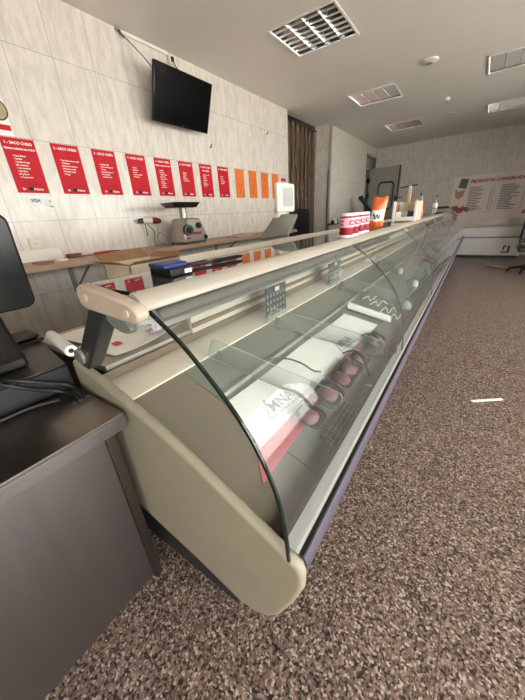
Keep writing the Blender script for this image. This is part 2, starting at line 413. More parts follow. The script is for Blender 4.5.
# cold-room door: frame in the far left wall, leaf standing open
d = struct(MB().box((.14, DY0, 0), (.235, DY0+.06, DZ)).box((.14, DY1-.06, 0), (.235, DY1, DZ)).box((.14, DY0, DZ-.06), (.235, DY1, DZ)).box((.14, DY0, 2.42), (.2, DY1, 2.48)), 'door_1', 'door')
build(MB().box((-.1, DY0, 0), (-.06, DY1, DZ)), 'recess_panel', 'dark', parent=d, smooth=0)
lf = build(MB().box((.27, 9.94, .08), (1.10, 10.02, 2.42)), 'door_leaf', 'door', parent=d, bevel=.006)
build(MB().box((1.085, 9.93, .08), (1.112, 10.03, 2.425)), 'edge_strip', 'black', parent=lf)
mb = MB(); pr = rnd(.42, .70, .10); pts = [(.765+x, 9.93, 1.69+z) for x, z in pr]; mb.tube(pts+pts[:2], .02, 8, False)
build(mb, 'gasket_ring', 'black', parent=lf)
for z in (2.12, 1.72, .5):
    build(MB().box((.215, 9.87, z-.06), (.31, 9.94, z+.06)), 'hinge', 'black', parent=lf, bevel=.006)
build(MB().tube([(1.07, 9.92, 1.60), (1.07, 9.83, 1.62), (1.28, 9.80, 1.62)], .014, 8).box((1.04, 9.89, 1.56), (1.10, 9.94, 1.66)), 'handle', 'darkmetal', parent=lf)

# ================================================================== CEILING FITTINGS
places = ['nearest the camera, above the price posters', 'middle of the three in the row near the tiled wall', 'farthest of the three in the row near the tiled wall', 'nearer of the two in the right-hand row', 'farther of the two in the right-hand row']
for (x, y), pl in zip(FIX, places):
    t = thing('ceiling_light', 'square recessed louvred ceiling light, '+pl, 'ceiling light', (x+FW/2, y+FD/2, CEIL), 'louvred ceiling lights')
    mb = MB(); e = .022
    for a, b in (((x-e, y-e), (x+FW+e, y)), ((x-e, y+FD), (x+FW+e, y+FD+e)), ((x-e, y), (x, y+FD)), ((x+FW, y), (x+FW+e, y+FD))):
        mb.box((a[0], a[1], CEIL-.012), (b[0], b[1], CEIL-.0005))
    build(mb, 'frame', 'white', t, bevel=.003)
    g = .001
    build(MB().box((x+g, y+g, CEIL+.10), (x+FW-g, y+FD-g, CEIL+.11)).box((x+g, y+g, CEIL), (x+.008, y+FD-g, CEIL+.1)).box((x+FW-.008, y+g, CEIL), (x+FW-g, y+FD-g, CEIL+.1)).box((x+.008, y+g, CEIL), (x+FW-.008, y+.008, CEIL+.1)).box((x+.008, y+FD-.008, CEIL), (x+FW-.008, y+FD-g, CEIL+.1)), 'housing', 'louver', t)
    mb = MB()
    for i in range(1, 4):
        c = x+FW*i/4; mb.prism([(c-.016, CEIL+.07), (c-.005, CEIL-.006), (c+.005, CEIL-.006), (c+.016, CEIL+.07)], y+.008, y+FD-.008)
    for j in range(1, 7):
        c = y+FD*j/7
        mb.prism([(c-.022, CEIL+.06), (c-.010, CEIL+.02), (c-.003, CEIL-.004), (c+.003, CEIL-.004), (c+.010, CEIL+.02), (c+.022, CEIL+.06)], x+.008, x+FW-.008, 'x')
    build(mb, 'louver', 'louver', t, smooth=50)
    for i in range(4):
        c = x+FW*(i+.5)/4; build(MB().tube([(c, y+.02, CEIL+.083), (c, y+FD-.02, CEIL+.083)], .013, 8), 'lamp_tube', 'tube', t)
for x, y, r, lab in ((2.248, 5.26, .10, 'flat round white ceiling vent, largest and nearest of the three ceiling discs'),
                     (2.30, 7.09, .055, 'small domed white smoke detector on the ceiling beyond the flat round vent'),
                     (2.30, 8.18, .06, 'thin flush white disc on the ceiling farthest from the camera')):
    h = .03 if r == .10 else (.05 if r == .055 else .012)
    t = thing('ceiling_disc' if r != .055 else 'smoke_detector', lab, 'smoke detector' if r == .055 else 'ceiling vent', (x, y, CEIL))
    build(MB().lathe([(r, 0), (r, -h*.5), (r*.85, -h*.8), (r*.4, -h), (.001, -h)], (x, y, CEIL-.0005)), 'body', 'white', t)
    build(MB().lathe([(r*.35, -h), (r*.35, -h-.006), (.001, -h-.008)], (x, y, CEIL-.0005)), 'grille', 'lampcap', t)

# ================================================================== DISPLAY COUNTER
GC = [R(-.541, -.164), R(-.454, -.222), R(-.371, -.300), R(-.314, -.366), R(-.271, -.437), R(-.234, -.529), R(-.216, -.628), R(-.208, -.738)]
GC = [(p.x, p.y) for p in cr([(a, b) for a, b in GC], 4)] if False else GC
def cr2(pts, n=5):
    q = cr([(a, b, 0) for a, b in pts], n); return [(p.x, p.y) for p in q]
GC = cr2(GC)
DK0, DK1 = R(-.88, -.56), R(-.265, -.80)
def deckz(x): return DK0[1]+(x-DK0[0])*(DK1[1]-DK0[1])/(DK1[0]-DK0[0])
YS = [.345, 1.672, 3.0, 4.33, 5.66, 6.99, 8.32, 9.65]
SEC = ['first section, with the cream end panel nearest the camera', 'second section, just beyond the first glass joint', 'third section, under the crisps bag and display crate',
       'fourth section along from the end panel', 'fifth section along from the end panel', 'sixth section, last but one before the freezer', 'seventh and last section, ending by the white freezer']
for i in range(7):
    y0, y1 = YS[i], YS[i+1]; first = i == 0; g = .0015
    a, b = y0+g, y1-g
    t = thing('display_counter', 'curved-glass refrigerated butcher counter, '+SEC[i], 'display counter', (2.5, (y0+y1)/2, 0), 'sections of the curved-glass counter')
    ai = .382 if first else a            # inside the end panel
    ab = .40 if first else a
    build(MB().box((2.06, ab, 0), (2.65, b, .30)), 'base', 'charcoal', t, bevel=.004)
    body = [(2.06, .30), (2.66, .30), (2.90, .525), (2.912, .588), R(-.262, -.755), (DK1[0]-.002, DK1[1]-.03), (DK0[0], DK0[1]-.03), R(-.88, -.575), R(-1.06, -.575)]
    build(MB().prism(body, ai, b), 'tank_body', 'tank', t)
    bp = [(2.90, .517), (2.928, .518), (2.941, .535), (2.943, .57), (2.934, .589), (2.905, .589)]
    build(MB().prism(bp, (.3818 if first else a), b-(.004 if first else 0)), 'bumper', 'purple', t, smooth=60)
    build(MB().box((2.921, ai if first else a, .588), (2.931, b, .5935)), 'seal', 'gasket', t)
    build(MB().prism([R(-.244, -.746), R(-.203, -.747), R(-.203, -.7525), R(-.244, -.7525)][::-1], ai, b), 'sill', 'sill', t)
    # deck plates
    x0, z0 = DK0; x1, z1 = DK1
    def plate(name, m_, ya, yb, xa=x0, xb=x1, lift=0.):
        build(MB().prism([(xa, deckz(xa)+lift), (xb, deckz(xb)+lift), (xb, deckz(xb)+lift-.006), (xa, deckz(xa)+lift-.006)], ya, yb), name, m_, t)
    if first:
        plate('deck_plate', 'deck', ai, .66); plate('deck_plate', 'deck2', .663, b)
    else: plate('deck_plate', 'deck2', a, b)
    xr = CX-.70
    build(MB().prism([(xr-.012, deckz(xr-.012)), (xr-.010, deckz(xr)+.011), (xr+.008, deckz(xr)+.009), (xr+.014, deckz(xr+.014))], (.67 if first else a), b), 'deck_rib', 'deck2', t)
    build(MB().prism([R(-1.06, -.575), R(-.88, -.575), R(-.88, -.554), R(-.89, -.550), R(-1.06, -.545)], ai, b), 'rear_ledge', 'ledge', t)
    yr = .90 if first else a
    build(MB().box((2.045, yr, .795), (2.062, b, 1.20)), 'rear_panel', 'rearpanel', t)
    mb = MB().box((2.062, ai, .797), (2.068, b, .835))
    build(mb, 'lower_rail', 'band', t, bevel=.002)
    build(MB().box((2.062, yr, .862), (2.072, b, .885)), 'door_rail', 'band', t, bevel=.002)
    build(MB().box((2.062, yr, .93), (2.074, b, .985)), 'upper_rail', 'band', t, bevel=.003)
    if first: build(MB().box((2.045, .47, .775), (2.062, .90, .833)), 'riser', 'band', t)
    build(MB().box((1.42, .46 if first else a, .82), (2.045, b, .85)), 'worktop', 'worktop', t, bevel=.004)
    build(MB().box((1.45, .48 if first else a, 0), (2.06, b, .82)), 'rear_cabinet', 'charcoal', t)
    # glass
    ga = .350 if first else a
    def sheetglass():
        mb = MB(); n = len(GC); off = []
        for q in range(n):
            p0 = Vector(GC[max(0, q-1)]); p1 = Vector(GC[min(n-1, q+1)]); dd = (p1-p0).normalized(); off.append((GC[q][0]+dd.y*.008, GC[q][1]-dd.x*.008))
        return mb, off
    mb, off = sheetglass(); n = len(GC)
    vs = [(p[0], ga, p[1]) for p in GC]+[(p[0], b-.004, p[1]) for p in GC]
    mb.mi = 0; mb.add(vs, [(q, q+1, n+q+1, n+q) for q in range(n-1)])
    mb.mi = 1; ew = .003 if first else .0014
    for yy in (ga, b-.004):           # the visible polished edge of the pane
        vs = [(p[0], yy+s_*ew, p[1]) for s_ in (-1, 1) for p in GC]+[(p[0], yy+s_*ew, p[1]) for s_ in (-1, 1) for p in off]
        fs = []
        for q in range(n-1):
            A, B, Cc, D = q, n+q, 2*n+q, 3*n+q
            fs += [(A, A+1, B+1, B), (Cc, D, D+1, Cc+1), (A, Cc, Cc+1, A+1), (B, B+1, D+1, D)]
        if yy == ga and (first or i > 0): mb.add(vs, fs)
    build(mb, 'front_glass', ['glass', 'glassedge' if first else 'jointline'], t, smooth=60)
    # top
    sl = [R(-.566, -.1275), R(-.552, -.132), R(-.538, -.144), R(-.531, -.156), R(-.532, -.165), R(-.545, -.165), R(-.57, -.155), R(-.58, -.138)]
    build(MB().prism(sl, (.334 if first else a), b), 'top_slab', 'slab', t, smooth=50)
    mb = MB().box((CX-.787, .344 if first else a, CZ-.136), (CX-.562, b, CZ-.128))
    gs = build(mb, 'glass_shelf', 'shelfglass', t, smooth=0)
    build(MB().box((CX-.7895, .344 if first else a, CZ-.1365), (CX-.787, b, CZ-.1275)), 'shelf_edge', 'glassedge', t)
    if first: build(MB().box((CX-.787, .3415, CZ-.1365), (CX-.562, .344, CZ-.1275)), 'shelf_edge', 'glassedge', t)
    lh = [R(-.655+.034*math.cos(w), -.212+.026*math.sin(w)) for w in [2*PI*q/14 for q in range(14)]]
    lh = [R(-.575, -.168), R(-.548, -.1695), R(-.534, -.176), R(-.523, -.1885), R(-.532, -.199), R(-.60, -.215), R(-.68, -.232), R(-.69, -.205), R(-.64, -.172)]
    build(MB().prism(lh, (.37 if first else a), b), 'lamp_housing', 'alu', t, smooth=60)
    build(MB().tube([(CX-.64, (.40 if first else a)+.02, CZ-.243), (CX-.64, b-.02, CZ-.243)], .012, 8), 'lamp_tube', 'tube', t)
    if not first or True:
        # bracket carrying the glass and shelf at the far joint of the section
        yj = b-.02
        build(MB().box((CX-.275, yj-.03, deckz(CX-.275)), (CX-.235, yj+.018, CZ-.70)), 'glass_clip', 'black', t, bevel=.005)
    if first:
        pp = [(-1.06, -.405), (-.92, -.440), (-.788, -.479), (-.663, -.524), (-.546, -.570), (-.381, -.651), (-.209, -.741), (-.186, -.753), (-.176, -.780), (-.178, -.835), (-.207, -.93), (-.255, -1.05), (-.290, -1.10), (-.34, -1.135), (-.406, -1.148), (-.58, -1.098), (-.847, -1.045), (-1.06, -1.0)]
        build(MB().prism([R(*p) for p in pp], .350, .3815), 'end_panel', 'panel', t, bevel=.013, seg=4, smooth=50, ang=1.0)
        ip = [(-.90, -.515), (-.30, -.745), (-.262, -.765), (-.262, -.83), (-.90, -.59)]
        build(MB().prism([R(*p) for p in ip], .3816, .395), 'inner_end_wall', 'deck2', t)
        # end cap with its two screw covers
        cp = [(-.690, -.111), (-.60, -.121), (-.515, -.136), (-.496, -.145), (-.490, -.158), (-.498, -.170), (-.515, -.1755), (-.60, -.171), (-.685, -.166), (-.705, -.155), (-.709, -.135), (-.704, -.118)]
        cp = [(p[0]*1.04, p[1]*1.04) for p in cp]
        cap = build(MB().prism([R(*p) for p in cp], .303, .3335), 'end_cap', 'cap', t, bevel=.006, seg=3, smooth=50, ang=.9)
        for sx, sz in ((-.699, -.1435), (-.546, -.160)):
            build(MB().tube([(CX+sx, .3045, CZ+sz), (CX+sx, .300, CZ+sz)], .0085, 14), 'screw_cover', mat('screw_cover', 'c6b5a1', .4), cap)
        mb = MB(); P = [(-.765, -.172), (-.688, -.172), (-.905, -.40), (-.970, -.387)]
        mb.prism([R(*p) for p in P], .335, .385)
        build(mb, 'support_post', 'post', t, bevel=.006)
        oc = [R(-.672+.052*math.cos(w)-.0, -.214+.022*math.sin(w)-.18*.05*math.cos(w)) for w in [2*PI*q/20 for q in range(20)]]
        build(MB().prism(oc, .345, .362), 'lamp_cap', 'lampcap', t, bevel=.003)
        build(MB().tube([(CX-.915, .334, CZ-.352), (CX-.915, .325, CZ-.352)], .024, 18), 'pivot_disc', 'lampcap', t)

# ---- inside the case
def dk(x, y, h=0.): return (x, y, deckz(x)+h)
s_ = (DK1[1]-DK0[1])/(DK1[0]-DK0[0]); sl_len = math.hypot(1, s_)
DU, DN = Vector((1, 0, s_)).normalized(), Vector((-s_, 0, 1)).normalized()
for (xa, ya), (xb, yb), lab in (((2.255, .80), (2.79, .96), 'clear acrylic price divider nearest the end panel, its front corner over the meat trays'),
                                ((2.255, 1.28), (2.81, 1.58), 'clear acrylic divider behind the nearest one, at the near price board'),
                                ((2.255, 2.30), (2.80, 2.52), 'clear acrylic divider at the far price board, beyond the first glass joint'),
                                ((2.255, 3.45), (2.80, 3.6), 'clear acrylic divider deep in the third counter section')):
    t = thing('shelf_divider', lab, 'divider', dk(xa, ya, .001), 'clear acrylic dividers on the deck')
    A, B = Vector(dk(xa, ya, .020)), Vector(dk(xb, yb, .020)); L_ = (B-A).length; u = (B-A).normalized(); w = Vector((0, 0, 1)); n_ = u.cross(w).normalized(); v = n_.cross(u)*-1 if n_.cross(u).z < 0 else n_.cross(u)
    h = .095; pr = [(0, 0), (L_-.03, 0)]+[(L_-.03+.03*math.sin(q*PI/8), .03-.03*math.cos(q*PI/8)) for q in range(1, 5)]+[(L_-.035+.035*math.cos(q*PI/8), h-.035+.035*math.sin(q*PI/8)) for q in range(0, 5)]+[(.012, h), (0, h-.012)]
    mb = MB(); mb.T = frame(A, u, v, n_); mb.prism(pr, 0, .004, 'z'); build(mb, 'plate', 'acrylic', t, smooth=0)
    mb = MB(); pts = [A+u*p[0]+v*p[1]+n_*.002 for p in pr]; mb.tube(pts+pts[:1], .0018, 6, False); build(mb, 'polished_edge', mat('acrylic_edge', 'b9bfba', .2), t)
    mb = MB(); mb.T = frame(A+u*.035, u, v, n_); mb.box((0, 0, -.006), (.028, .045, -.001)); mb.box((-.01, -.0135, -.03), (.04, -.010, -.001)); mb.box((0, -.0125, -.006), (.028, .002, -.001)); build(mb, 'clip', 'lampcap', t)

# white butcher paper over the middle of the deck, red plastic sheet under its front edge
def papf(u, v):
    y = .60+u*1.30
    xl = 2.462+.02*u+.004*math.sin(9*u); xr_ = 2.655+.03*u+.006*math.sin(7*u+1)
    x = xl+(xr_-xl)*v
    yy = y+(.075*(1-v) if u < .3 else .075*(1-v)*(1-u)/.7)+.10*u*v
    h = .0095+.0015*math.sin(8*u+3*v)+.005*math.sin(PI*v)*(.6+.4*math.sin(5*u))
    return (x, yy, deckz(x)+h)
bpaper = thing('butcher_paper', 'long white sheet of butcher paper printed with a pale logo, lying on the counter deck', 'paper', dk(2.55, 1.2))
build(MB().grid(papf, 60, 14, .0015), 'sheet', 'butcher', bpaper, smooth=60)
mb = MB()
Dn = DN
def mna(mb, y, x, s):
    o = Vector(dk(x, y, .0145)); u = (Vector((.10, 1, .0))).normalized(); u = (u-DN*u.dot(DN)).normalized(); v = DN.cross(u).normalized()
    text_mesh(mb, 'MNA', .085*s, o, u, v, lift=.002, bold=.0008)
    for k, (p, q) in enumerate((((-.05, -.02), (.24, -.02)), ((-.05, -.02), (.02, .085)))):
        P, Q = o+(u*p[0]+v*p[1])*s+DN*.002, o+(u*q[0]+v*q[1])*s+DN*.002; mb.tube([P, Q], .0016, 5)
    [mb.tube([o+(u*(.03+.035*q)+v*-.011)*s+DN*.002, o+(u*(.048+.035*q)+v*-.011)*s+DN*.002], .0018, 5) for q in range(5)]
mna(mb, .76, 2.615, .8); mna(mb, 1.46, 2.63, .8)
build(mb, 'print', mat('pale_grey_print', '7f8884', .6), bpaper, smooth=0)
def roll(u, v):
    a = -.4+v*4.6; x = 2.475+.27*u+.0; r = .028*(1-.12*v)
    return (x, 2.02+.12*u-.028*math.cos(a)+.05*v*0, deckz(x)+.03+r*math.sin(a))
build(MB().grid(roll, 10, 18, .001), 'rolled_end', 'paper', bpaper, smooth=60)
def redf(u, v):
    y = .505+u*1.25; x = 2.632+.10*v*(1-.55*u)+.02*u
    yy = y+.10*(1-v)*(1-u)
    return (x, yy, deckz(x)+.003+.003*math.sin(PI*v)*abs(math.sin(6*u)))
build(MB().grid(redf, 40, 6, .001), 'plastic_sheet', 'redsheet', label='red plastic sheet showing along the front edge of the white butcher paper', cat='sheet')
def blob(mb, cx, cy, rx, ry, h, lift, sc=1.0, n=18, k=5):
    vs = []; fs = []; c = Vector(dk(cx, cy, lift))
    for i in range(k+1):
        a = i/k*PI/2; r = math.cos(a) if i < k else .001
        for j in range(n):
            b = 2*PI*j/n; w = 1+.08*math.sin(3*b+cx*90)+.05*math.sin(5*b+cy*70)
            vs.append(c+DU*(rx*r*w*math.cos(b))+Vector((0, 1, 0))*(ry*r*w*math.sin(b))+DN*(h*math.sin(a)))
    for i in range(k):
        for j in range(n): fs.append((i*n+j, i*n+(j+1) % n, (i+1)*n+(j+1) % n, (i+1)*n+j))
    fs.append(tuple(range(n))[::-1]); mb.add(vs, fs); return mb
def tray(cx, cy, w, l, lab, meats, rot=0, h=.024, grp='meat trays along the counter deck', mt='mince'):
    t = thing('meat_tray', lab, 'meat tray', dk(cx, cy, .008), grp)
    c, s = math.cos(rot), math.sin(rot); o = Vector(dk(cx, cy, .010)); u = DU*c+Vector((0, 1, 0))*s; v = Vector((0, 1, 0))*c-DU*s
    mb = MB(); mb.T = frame(o, u, v, DN)
    out, inn, bot = rnd(w, l, .025), rnd(w-.012, l-.012, .02), rnd(w-.04, l-.04, .02)
    n = len(out); vs = [(x, y, 0) for x, y in bot]+[(x, y, h) for x, y in out]+[(x, y, h) for x, y in inn]+[(x*.98, y*.98, .004) for x, y in bot]
    fs = [tuple(range(n))[::-1], tuple(3*n+q for q in range(n))]
    for r in range(3):
        for q in range(n): fs.append((r*n+q, r*n+(q+1) % n, (r+1)*n+(q+1) % n, (r+1)*n+q))
    mb.add(vs, fs); build(mb, 'tray', 'tray', t, smooth=40)
    for px, py, rx, ry in meats: build(blob(MB(), cx+px, cy+py, rx, ry, .018, .017), 'meat', mt, t, smooth=60)
    mb = MB(); mb.T = frame(o+DN*(h+.001), u, v, DN); mb.grid(lambda a, b: ((a-.5)*(w-.01), (b-.5)*(l-.01), .012*math.sin(PI*a)*math.sin(PI*b)), 8, 8); build(mb, 'cling_film', 'film', t, smooth=60)
    return t
tray(2.716, .85, .12, .118, 'black mesh tray of pink meat nearest the end panel, in front of the butcher paper', [(.0, .0, .045, .048)])
tray(2.722, 1.035, .12, .126, 'black mesh tray of pink meat under the front corner of the nearest divider', [(0, 0, .046, .052)])
tray(2.728, 1.25, .11, .25, 'long tray of dark red meat pieces just beyond the two black mesh trays', [(0, -.06, .046, .055), (0, .06, .044, .055)], mt='mince')
tray(2.735, 1.435, .10, .10, 'small tray of pale pink meat slices just before the second divider', [(0, 0, .04, .042)], mt='meat')
tray(2.740, 1.73, .10, .20, 'tray of pink meat beyond the second divider, by the rolled paper end', [(0, -.045, .038, .044), (0, .045, .038, .044)], mt='meat')
mb = MB(); mb.T = frame(dk(2.819, .935, .004), DU, (0, 1, 0), DN); mb.box((-.034, -.13, 0), (.034, .13, .004))
for q in range(14): mb.box((-.034, -.13+q*.02-.0015, .004), (.034, -.13+q*.02+.0015, .007))
for q in range(5): mb.box((-.034+q*.017-.0015, -.13, .004), (-.034+q*.017+.0015, .13, .007))
build(mb, 'mesh_mat', 'gridmat', label='black gridded drain mat at the front of the counter deck beside the meat trays', cat='mat', smooth=0)
build(MB().tube(cr([dk(2.44, .99, .03), dk(2.50, 1.04, .055), dk(2.57, 1.07, .062), dk(2.63, 1.08, .055), dk(2.655, 1.11, .05)]), .0045, 8), 'rubber_strap', mat('grey_strap', '55584f', .4), label='thin dark grey strap lying across the white butcher paper', cat='strap')
for k, (ya, xx) in enumerate(((1.395, 0), (1.68, .01))):
    build(MB().tube(cr([dk(2.68+xx, ya-.06, .066), dk(2.72+xx, ya, .078), dk(2.775+xx, ya-.02, .07), dk(2.822+xx, ya-.05, .02)]), .006, 8), 'rubber_strap', 'rubber', label=('black curved strap over the long tray of dark red meat', 'black curved strap over the pale pink meat slices')[k], cat='strap')
# window reflections shaped as white strands, and bags behind the first joint
strands = [[(2.50, 2.06), (2.53, 2.12), (2.55, 2.10), (2.57, 2.20)], [(2.57, 2.02), (2.60, 2.09), (2.62, 2.07), (2.63, 2.17), (2.66, 2.20)], [(2.66, 1.97), (2.68, 2.06), (2.71, 2.03), (2.72, 2.14), (2.75, 2.12)], [(2.74, 1.93), (2.755, 2.02), (2.78, 2.0), (2.79, 2.12)]]
sl_ = ['first white glint from the rolled paper', 'second white glint from the rolled paper', 'third white glint, near the front of the deck', 'white glint closest to the front sill']
for P, lb in zip(strands, sl_):
    build(MB().tube(cr([dk(x, y+.20, .034+.02*(q % 2)) for q, (x, y) in enumerate(P)]), .0035, 6), 'glint', 'white', label='crinkled reflection shaped as a tube, '+lb+' beyond the butcher paper', cat='glint', group='window reflections shaped as tubes on the deck')
for (x, y), lb in (((2.76, 2.62), 'white plastic bag on the deck beyond the first glass joint'), ((2.70, 3.38), 'white bag farther along the deck by the second glass joint'), ((2.50, 3.62), 'white bag at the rear of the third counter section')):
    build(blob(MB(), x, y, .05, .07, .05, .006), 'plastic_bag', 'bag', label=lb, cat='bag', smooth=60)
for (x, y, l), lb in (((2.79, 3.75, .5), 'green garnish strip near the second glass joint'), ((2.80, 4.75, .6), 'green garnish strip in the fourth counter section')):
    mb = MB()
    for q in range(int(l/.03)): mb.T = frame(dk(x, y-l/2+q*.03, .004), DU, (0, 1, 0), DN); mb.prism([(-.014, 0), (.014, 0), (.006*math.sin(q*2.1), .04)], 0, .022)
    build(mb, 'garnish_strip', 'green', label=lb, cat='garnish', smooth=0)
for y, lb in ((4.9, 'tray of red meat in the fourth counter section'), (5.2, 'second tray of red meat in the fourth counter section'), (6.1, 'tray of red meat in the fifth counter section')):
    tray(2.66, y, .2, .24, lb, [(0, -.05, .07, .05), (0, .05, .07, .05)], grp='meat trays in the far sections')
# dark gridded boards standing on the rear ledge
for y, w, lb in ((1.455, .22, 'dark gridded price board on the rear ledge, the one nearest the end panel'), (2.40, .25, 'dark gridded price board farther along the rear ledge, beyond the first glass joint')):
    t = thing('price_board', lb, 'price board', (2.21, y, .795), 'price boards on the rear ledge')
    build(MB().box((2.205, y-w/2, .797), (2.212, y+w/2, .93)), 'number_grid', 'board', t)
    build(MB().box((2.200, y-w/2, .93), (2.216, y+w/2, .968)), 'header', 'boardtop', t, bevel=.003)
    build(MB().box((2.2165, y-.02, .938), (2.218, y+.025, .962)), 'tag', 'white', t)
# paper sheets and roll
def sheet(x0, x1, y0, y1, z, curl):
    return lambda u, v: (x0+(x1-x0)*u+.02*v, y0+(y1-y0)*v+.03*u, z+.004+curl*max(0, u-.75)*max(0, v-.3)*4+.003*math.sin(5*v+2*u))
t = thing('paper_sheet', 'large white printed sheet with violet and blue marks on the rear worktop', 'paper', (1.95, .68, .852))
build(MB().grid(sheet(1.74, 2.00, .50, .84, .851, .05), 12, 12, .001), 'sheet', 'paper', t, smooth=60)
mb = MB(); text_mesh(mb, '85', .05, (1.93, .75, .8595), (-.2, 1, 0), (-1, -.2, 0), bold=.001, lift=.012)
mb.tube([(1.95+.035*math.cos(a), .775+.035*math.sin(a), .874) for a in [2*PI*q/16 for q in range(17)]], .002, 5)
build(mb, 'print', 'purpleink', t, smooth=0)
build(MB().grid(sheet(1.50, 1.76, .50, .80, .856, .0), 8, 8, .001), 'paper_sheet', 'paper', label='plain white sheet on the rear worktop behind the printed one', cat='paper', smooth=60)
mb = MB(); mb.T = Matrix.Translation((1.90, .60, .864)); mb.box((-.02, -.015, 0), (.02, .015, .004)); build(mb, 'red_tag', 'redplastic', label='tiny red tag lying on the printed white sheet', cat='tag')

# ================================================================== STEEL DESK + TILL
t = thing('steel_counter', 'stainless steel till counter with grey top, standing beside the counter end panel', 'counter', (1.95, -.6, 0))
build(MB().box((1.40, -1.6, .823), (2.36, .336, .835)), 'top', 'steel_top', t, bevel=.002)
build(MB().box((2.348, -1.6, .783), (2.36, .336, .823)).box((1.40, .326, .783), (2.348, .336, .823)), 'lip', 'steel', t, bevel=.001)
build(MB().box((2.283, -1.6, .02), (2.294, .284, .783)), 'front_panel', 'steel', t)
build(MB().box((1.42, .276, .02), (2.283, .284, .783)), 'side_panel', 'steel', t)
for (x, y) in ((2.275, .285), (1.45, .285), (2.275, -1.58), (1.45, -1.58)):
    build(MB().box((x, y, 0), (x+.027, y+.032, .783)), 'leg', 'steel_leg', t, bevel=.001)
t = thing('cash_drawer', 'low black cash drawer on the steel counter under the monitor', 'cash drawer', (1.85, .1, .836))
mb = MB(); mb.T = Matrix.Translation((0, 0, 0)); build(MB().prism([(2.062, .336), (1.62, .400), (1.60, -.12), (2.055, -.12)], .836, .922, 'z'), 'body', 'darkblue', t, bevel=.004)
build(MB().prism([(2.060, .334), (1.622, .398), (1.602, -.118), (2.053, -.118)], .922, .930, 'z'), 'lid', 'drawertop', t, bevel=.003)
build(MB().box((1.70, .31, .9302), (1.74, .325, .9312)), 'slot', 'black', t); build(MB().box((1.90, .30, .9302), (1.93, .31, .9312)), 'slot', 'black', t)
t = thing('monitor', 'black till monitor with rounded corners on a sloping base, at the left edge', 'monitor', (1.93, .0, .931))
mb = MB(); mb.T = frame((1.945, .045, 1.255), (0, 1, 0), (.10, 0, .995), (-.995, 0, .10)); mb.prism([(x, y) for x, y in rnd(.62, .285, .03)], -.02, .02, 'z')
mb.T = frame((1.93, .045, 1.255), (0, 1, 0), (.10, 0, .995), (-.995, 0, .10))
mon = build(mb, 'housing', 'black', t, bevel=.008)
mb = MB(); mb.T = frame((1.945, .045, 1.255), (0, 1, 0), (.10, 0, .995), (-.995, 0, .10)); mb.box((-.28, -.115, .0205), (.28, .115, .022)); build(mb, 'screen', 'screen', mon)
build(MB().prism([(1.98, .931), (1.98, .965), (1.95, 1.0), (1.91, 1.06), (1.885, 1.14), (1.86, 1.14), (1.84, 1.03), (1.76, .96), (1.72, .931)], -.10, .262), 'base', 'black', t, bevel=.012, seg=3, ang=.9)
t = thing('keypad', 'small black keypad with rounded keys on the cash drawer behind the monitor', 'keypad', (1.66, .33, .931))
build(MB().prism([(1.60, .931), (1.74, .931), (1.74, .944), (1.60, .955)], .255, .395), 'body', 'black', t, bevel=.003)
for q in range(4):
    build(MB().box((1.62+q*.03, .27, .947), (1.64+q*.03, .385, .963)), 'key', 'darkmetal', t, bevel=.006, seg=3)
t = thing('paper_roll', 'white till paper roll lying at the corner of the cash drawer', 'paper roll', (1.92, .385, .93))
A, B = Vector((1.775, .412, .951)), Vector((2.035, .372, .953)); d_ = (B-A).normalized()
mb = MB(); n = 20
side = Vector((0, 0, 1)).cross(d_).normalized()
vs = []
for c, r in ((A, .020), (B, .020), (B, .009), (A, .009)):
    for j in range(n):
        a = 2*PI*j/n; vs.append(c+(side*math.cos(a)+Vector((0, 0, 1))*math.sin(a))*r)
mb.add(vs, [(q*n+j, q*n+(j+1) % n, ((q+1) % 4)*n+(j+1) % n, ((q+1) % 4)*n+j) for q in range(4) for j in range(n)])
build(mb, 'roll', 'paper', t)
build(MB().tube([A+d_*.002, B-d_*.001], .0085, 14), 'core', 'black', t)
zt = .836
c1 = [(1.99, .135, .938), (2.03, .16, .938), (2.062, .185, .938), (2.081, .215, .925), (2.081, .262, .894), (2.083, .300, .870), (2.105, .318, .853), (2.15, .324, .8425), (2.185, .316, .842)]
c2 = [(1.99, .112, .938), (2.03, .137, .938), (2.064, .160, .938), (2.082, .190, .918), (2.081, .235, .883), (2.083, .270, .862), (2.105, .292, .848), (2.15, .302, .842), (2.188, .294, .842)]
c3 = [(2.12, .262, .842), (2.098, .225, .842), (2.083, .18, .842), (2.081, .10, .842), (2.082, .0, .842), (2.075, -.2, .842)]
for c, lb in ((c1, 'upper black cable hanging over the cash drawer onto the steel top'), (c2, 'lower black cable running beside the upper one onto the steel top'), (c3, 'black cable lying along the foot of the cash drawer')):
    build(MB().tube(cr(c), .0062, 8), 'cable', 'rubber', label=lb, cat='cable', group='black till cables')
build(MB().tube(cr([(1.995, .055, .936), (2.015, .08, .936), (2.035, .095, .936)]), .004, 8), 'cable_end', 'white', label='short white cable end beside the monitor base', cat='cable')

